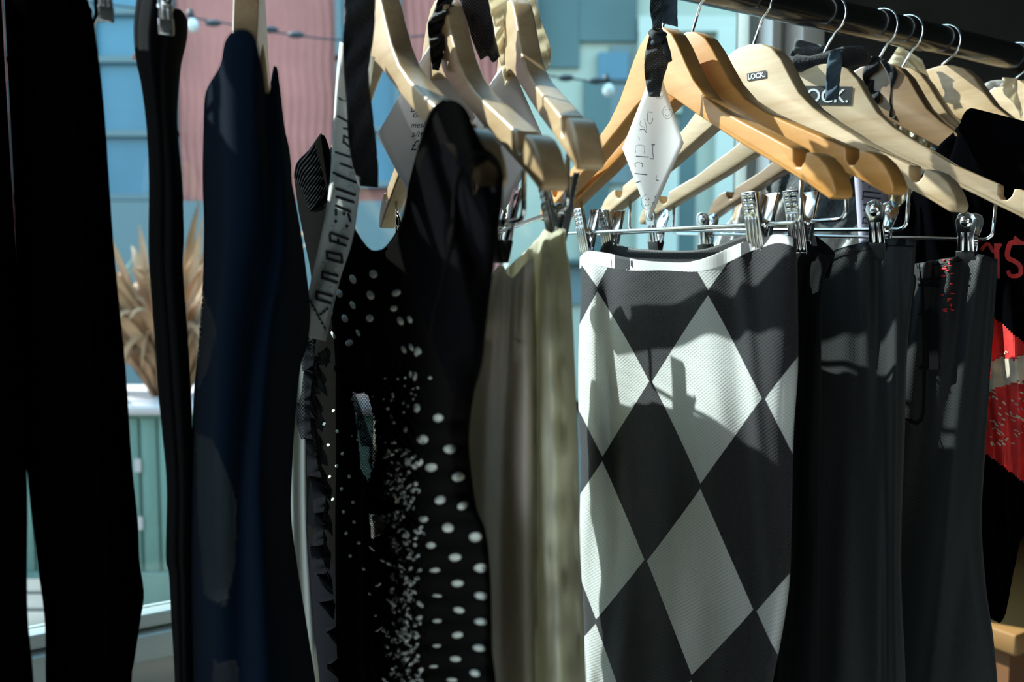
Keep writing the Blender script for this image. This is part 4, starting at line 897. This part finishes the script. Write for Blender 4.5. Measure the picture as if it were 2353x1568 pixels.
# black ribbon on G2 and grey card
P, n = fplane(1010, .645)
ribbon('black_ribbon', 'crumpled black ribbon looped on the hanger beside the handwritten G string card', 'ribbon', P, n, [(1020, -40), (996, 30), (984, 55), (988, 110), (994, 160)], [(1060, -40), (1032, 20), (1026, 60), (1020, 110), (1008, 162)], M['velvet'], 10, 50, wob(.006, 20))
P, n = fplane(1090, .672)
ribbon('black_ribbon', 'broad black chiffon ribbon end behind the second pale hanger', 'ribbon', P, n, [(1030, -50), (1060, 10), (1085, 90), (1105, 138)], [(1110, -50), (1122, 0), (1134, 70), (1148, 130)], M['chiffon'], 12, 40, wob(.003, 9), bottom=[(1105, 138), (1122, 128), (1133, 144), (1148, 130)])
P, n = fplane(980, .68)
def card(lab, P, n, quad, mat, texts, grp=None, bend=.004, marks=None):
    g = empty('diamond_card', at_plane(*quad[0], P, n), lab, 'tag', grp)
    tp_, rt_, bt_, lf_ = quad
    nN = 12; V = []; UV = []
    for j in range(nN + 1):
        for i in range(nN + 1):
            a = Vector(tp_).lerp(Vector(rt_), i / nN).lerp(Vector(lf_).lerp(Vector(bt_), i / nN), j / nN)
            V.append(at_plane(a.x, a.y, P + n * (bend * math.sin(3 * (i - j) / nN)), n)); UV.append((a.x / 1000, a.y / 1000))
    Fc = [(j * (nN + 1) + i, (j + 1) * (nN + 1) + i, (j + 1) * (nN + 1) + i + 1, j * (nN + 1) + i + 1) for j in range(nN) for i in range(nN)]
    o = obj('card', V, Fc, [mat], g, True, UV); s = o.modifiers.new('solid', 'SOLIDIFY'); s.thickness = .0005
    BV['card_tmp'] = BVHTree.FromPolygons([tuple(v) for v in V], Fc); bv = BV['card_tmp']
    def f(u, v):
        d = ray(u, v).normalized(); h = bv.ray_cast(EYEP, d); return (h[0] - d * .0008) if h[0] is not None else at_plane(u, v, P + n * .001, n)
    mb = MB()
    for t_, q_ in texts: text_px(mb, t_, q_, f, .004, .35)
    if marks: marks(mb, f)
    if mb.v: mb.build('handwriting', M['ink'] if texts else M['pencil'], g)
    return g
def rect(x0, y0, x1, y1, sk_=-2): return [(x0, y0), (x1, y0 + sk_), (x1, y1 + sk_), (x0, y1)]
card('grey diamond card reading G-string mesh in handwriting, left of the dress strap', P, n, [(999, 83), (1092, 270), (962, 488), (866, 310)], M['card'],
     [('Diam', rect(943, 241, 984, 258)), ('G-string', rect(949, 259, 1010, 274)), ('mesh + lace', rect(944, 281, 1025, 294)), ('s/m', rect(945, 301, 976, 316)), ('£40', rect(944, 323, 988, 346))])
P, n = fplane(1150, .715)
card('grey diamond card priced £80 by hand, behind the middle pale hanger', P, n, [(1165, 128), (1248, 315), (1158, 488), (1046, 325)], M['card'],
     [('mad', rect(1110, 286, 1134, 299)), ('s-m', rect(1116, 305, 1148, 317)), ('£ 80', rect(1124, 322, 1155, 339))])
P, n = fplane(1510, .735)
def pen(mb, f):
    z = lambda a, b: (1400 + a / 3.732, 100 + b / 3.732)
    S = lambda pts, w_=2.2: stroke(mb, [z(*p) for p in pts], w_ / 3.732 * 1.6, f)
    S([(228, 967), (338, 975)], 5); S([(218, 1115), (326, 1127)], 5); S([(225, 1060), (222, 1030), (250, 1022), (284, 1032), (282, 1060)], 4); S([(228, 940), (225, 885), (260, 870), (300, 885), (298, 945)], 2)
    S([(322, 587), (372, 590)], 4); S([(330, 595), (328, 660), (350, 690), (370, 665), (372, 640)], 3); S([(262, 740), (300, 738), (318, 768)], 4); S([(300, 650), (315, 700), (320, 750)], 2); S([(362, 870), (392, 866)], 6); S([(375, 866), (372, 930), (380, 980)], 4); S([(352, 988), (384, 990)], 6)
    S([(230, 1195), (268, 1182)], 5); S([(400, 1170), (425, 1178)], 5); S([(405, 1130), (400, 1170)], 3)
    for cx, cy, r in ((500, 590, 42), (325, 1360, 50), (430, 430, 36)):
        S([(cx + r * math.cos(a * .5236), cy + r * 1.3 * math.sin(a * .5236)) for a in range(10)], 2); S([(cx - 14, cy - 25), (cx - 12, cy - 18)], 5); S([(cx + 14, cy - 28), (cx + 16, cy - 20)], 5); S([(cx - 18, cy + 22), (cx, cy + 34), (cx + 16, cy + 20)], 3)
    S([(60 + 330, 1310), (400, 1330)], 4); S([(375, 1360), (385, 1372)], 4)
    S([(270, 660), (265, 700), (300, 720)], 2); S([(250, 800), (262, 826)], 2)
card('bright white diamond tag with faint pencil drawings hanging in front of the orange hanger', P, n, [(1508, 140), (1571, 329), (1493, 506), (1430, 341)], M['whitecard'], [], None, .002, pen)
P, n = fplane(1515, .725)
ribbon('black_ribbon', 'knotted black satin ribbon tied round the front orange hanger', 'ribbon', P, n, [(1500, -40), (1494, 20), (1500, 58), (1492, 85), (1482, 130), (1483, 180), (1492, 222)], [(1524, -40), (1522, 20), (1520, 62), (1532, 90), (1538, 130), (1524, 180), (1515, 222)], M['chiffon'], 14, 60, wob(.005, 22))
mb = MB(); 
for a, b, r in (((1496, 74), (1524, 92), .004), ((1500, 100), (1528, 78), .0035), ((1524, 90), (1540, 140), .003)):
    mb.tube([at_plane(a[0], a[1], P + n * .002, n), at_plane((a[0] + b[0]) / 2, (a[1] + b[1]) / 2 + 3, P + n * .008, n), at_plane(b[0], b[1], P + n * .002, n)], [r * .7, r, r * .6], 10)
kn = mb.build('knot', M['chiffon'], bpy.data.objects[[o.name for o in bpy.data.objects if o.get('label', '').startswith('knotted')][0]], True)
ribbon('ribbon_end', None, None, P - n * .008, n, [(1521, -40), (1521, 30), (1520, 52)], [(1558, -40), (1556, 20), (1557, 62)], M['bluegrey'], 8, 20, wob(.002, 8), parent=bpy.data.objects[kn.parent.name])
P, n = fplane(1190, .712)
ribbon('cream_ribbon', 'cream chiffon ribbon looped behind the third pale hanger', 'ribbon', P, n, [(1118, -50), (1122, 0), (1136, 60), (1142, 110), (1156, 170), (1160, 195)], [(1180, -50), (1170, 30), (1158, 80), (1176, 130), (1180, 165), (1162, 200)], M['creamrib'], 14, 60, wob(.005, 16))
P, n = fplane(1230, .722)
ribbon('cream_ribbon', 'cream chiffon ribbon end right of the third pale hanger', 'ribbon', P, n, [(1175, -50), (1180, 20), (1200, 100), (1225, 140)], [(1222, -50), (1240, 40), (1262, 100), (1264, 140), (1256, 162)], M['creamrib'], 12, 50, wob(.004, 14))
# stickers
def sticker(key, hobj, quad, txt, tq, bold, name='sticker'):
    P, n = hplane(key, HT[key]); sf0 = plane_f(P, n, .0005); sf1 = plane_f(P, n, .0008)
    mb = MB(); pxpoly(mb, quad, sf0); s = mb.build(name, M['stickerblack'], hobj); mb = MB(); text_px(mb, txt, tq, sf1, bold); mb.build('lettering', M['stickerwhite'], s)
HT = {'C': .0086, 'D': .0081}
sticker('C', hC, [(1716, 169), (1760.5, 161.5), (1761, 179), (1717, 186.5)], 'LOCK.', [(1718.5, 171), (1757.5, 164.5), (1757.8, 177), (1719, 183.5)], .03)
sticker('D', hD, [(1826, 197), (1959.5, 199), (1954.5, 241.5), (1826, 240)], 'LOCK.', [(1834, 203), (1951, 205), (1948, 236), (1834, 236)], .012)
# ribbons on the right-hand hangers
P, n = fplane(1855, .90)
ribbon('black_ribbon', 'stiff black fabric flap standing behind the small sticker hanger', 'ribbon', P, n, [(1828, 88), (1822, 110), (1815, 128)], [(1892, 106), (1892, 125), (1890, 145)], M['felt'], 12, 16, wob(.002, 5))
mb = MB(); mb.tube([at_plane(a, b, P + n * q, n) for a, b, q in ((1812, 150, 0), (1830, 146, .008), (1860, 148, .006), (1900, 142, .01), (1940, 132, .006), (1975, 128, 0), (1990, 140, -.01))], [.004, .009, .008, .010, .011, .010, .006], 10)
o = mb.build('wound_ribbon', M['velvet'], None, True); tag(o, 'black ribbon wound around the crown of the large sticker hanger', 'ribbon')
P, n = fplane(1915, .845)
ribbon('slate_ribbon', 'blue grey ribbon tail hanging over the large sticker', 'ribbon', P, n, [(1908, 118), (1900, 150), (1898, 200), (1896, 232)], [(1928, 114), (1936, 130), (1930, 180), (1926, 228)], M['bluegrey'], 10, 30, wob(.003, 9))
P, n = fplane(2010, .92)
ribbon('black_ribbon', 'black ribbon hanging down in front of the brown hanger, left strand', 'ribbon', P, n, [(2000, 130), (1982, 170), (1996, 215), (2010, 236)], [(2022, 130), (2020, 170), (2023, 215), (2022, 244)], M['velvet'], 10, 30, wob(.004, 9))
P, n = fplane(2050, .905)
ribbon('black_ribbon', 'black ribbon strap curving over the crown of the brown hanger', 'ribbon', P, n, [(2022, 140), (2036, 162), (2046, 200), (2044, 235), (2043, 268)], [(2030, 136), (2062, 165), (2070, 205), (2066, 240), (2058, 276)], M['velvet'], 10, 40, wob(.003, 7))
P, n = fplane(2090, .99)
ribbon('cream_ribbon', 'wide cream cloth tape wrapped behind the brown hanger crown', 'ribbon', P, n, [(2036, 152), (2050, 130), (2066, 106)], [(2158, 236), (2140, 190), (2118, 138)], M['creamrib'], 12, 20, wob(.004, 6), top=[(2036, 152), (2080, 155), (2120, 190), (2158, 236)], bottom=[(2066, 106), (2084, 116), (2104, 128), (2118, 138)])
P, n = fplane(2330, 1.02)
ribbon('cream_ribbon', 'frayed cream ribbon tail at the far right hanger', 'ribbon', P, n, [(2304, 178), (2306, 212), (2330, 238), (2346, 272)], [(2338, 180), (2338, 215), (2345, 240), (2350, 262)], M['creamrib'], 10, 30, wob(.003, 7))
P, n = fplane(2270, 1.03)
ribbon('cream_ribbon', 'cream binding looped over the left shoulder of the far right hanger', 'ribbon', P, n, [(2232, 228), (2252, 200), (2280, 186), (2306, 184)], [(2240, 236), (2260, 212), (2284, 202), (2306, 198)], M['whitetee'], 6, 30, wob(.003, 7))
# lilac printed strip tag
P, n = fplane(2005, .90)
g = empty('printed_strip', at_plane(2005, 420, P, n), 'lilac paper strip with dark gothic print between the hanger ends', 'tag')
M['lilac'] = princ('lilac_paper', (0.42, 0.40, 0.52), 0.8)
cloth('strip', P, n, [(1962, 392), (2040, 420)], [(1962, 392), (1966, 450), (1974, 560)], [(2040, 420), (2042, 470), (2052, 560)], [M['lilac']], g, 8, 20, None, .003, 0, one=True, solid=.0003)
mb = MB(); f = plane_f(P, n, .004)
for y in (440, 452, 470, 484, 500, 512, 530, 542):
    stroke(mb, [(1984, y), (2024, y + 5)], 3.5, f)
blob(mb, 1983, 417, 3, 3, f, 0, 0, 4); blob(mb, 1997, 430, 3, 3, f, 0, 0, 4); stroke(mb, [(1984, 440), (1982, 460)], 3, f); stroke(mb, [(1984, 500), (1982, 515)], 3, f); stroke(mb, [(2024, 530), (2026, 548)], 3, f)
mb.build('gothic_lettering', M['ink'], g)
# small lilac tag on the big black ribbon tied to skirt clip
# ------------------------------------------------------------------ cabinet low at the right
M['cab'] = princ('brown_cabinet_wood', (0.20, 0.085, 0.035), 0.5, var=0.2, bscale=6, stretch=(1, 1, 6))
M['cab2'] = princ('orange_cabinet_top', (0.40, 0.20, 0.07), 0.4, var=0.2, bscale=6)
g = empty('wooden_cabinet', rack(.7, .3, 0), 'brown wooden cabinet low in the bottom right corner', 'cabinet')
slab('back_panel', .30, 1.2, .43, .46, 0.0, 1.12, M['cab'], None, g)
slab('top', .31, 1.2, .12, .43, .70, .735, M['cab2'], None, g, bv=.004)
slab('body', .33, 1.18, .14, .43, 0.0, .70, M['cab'], None, g)
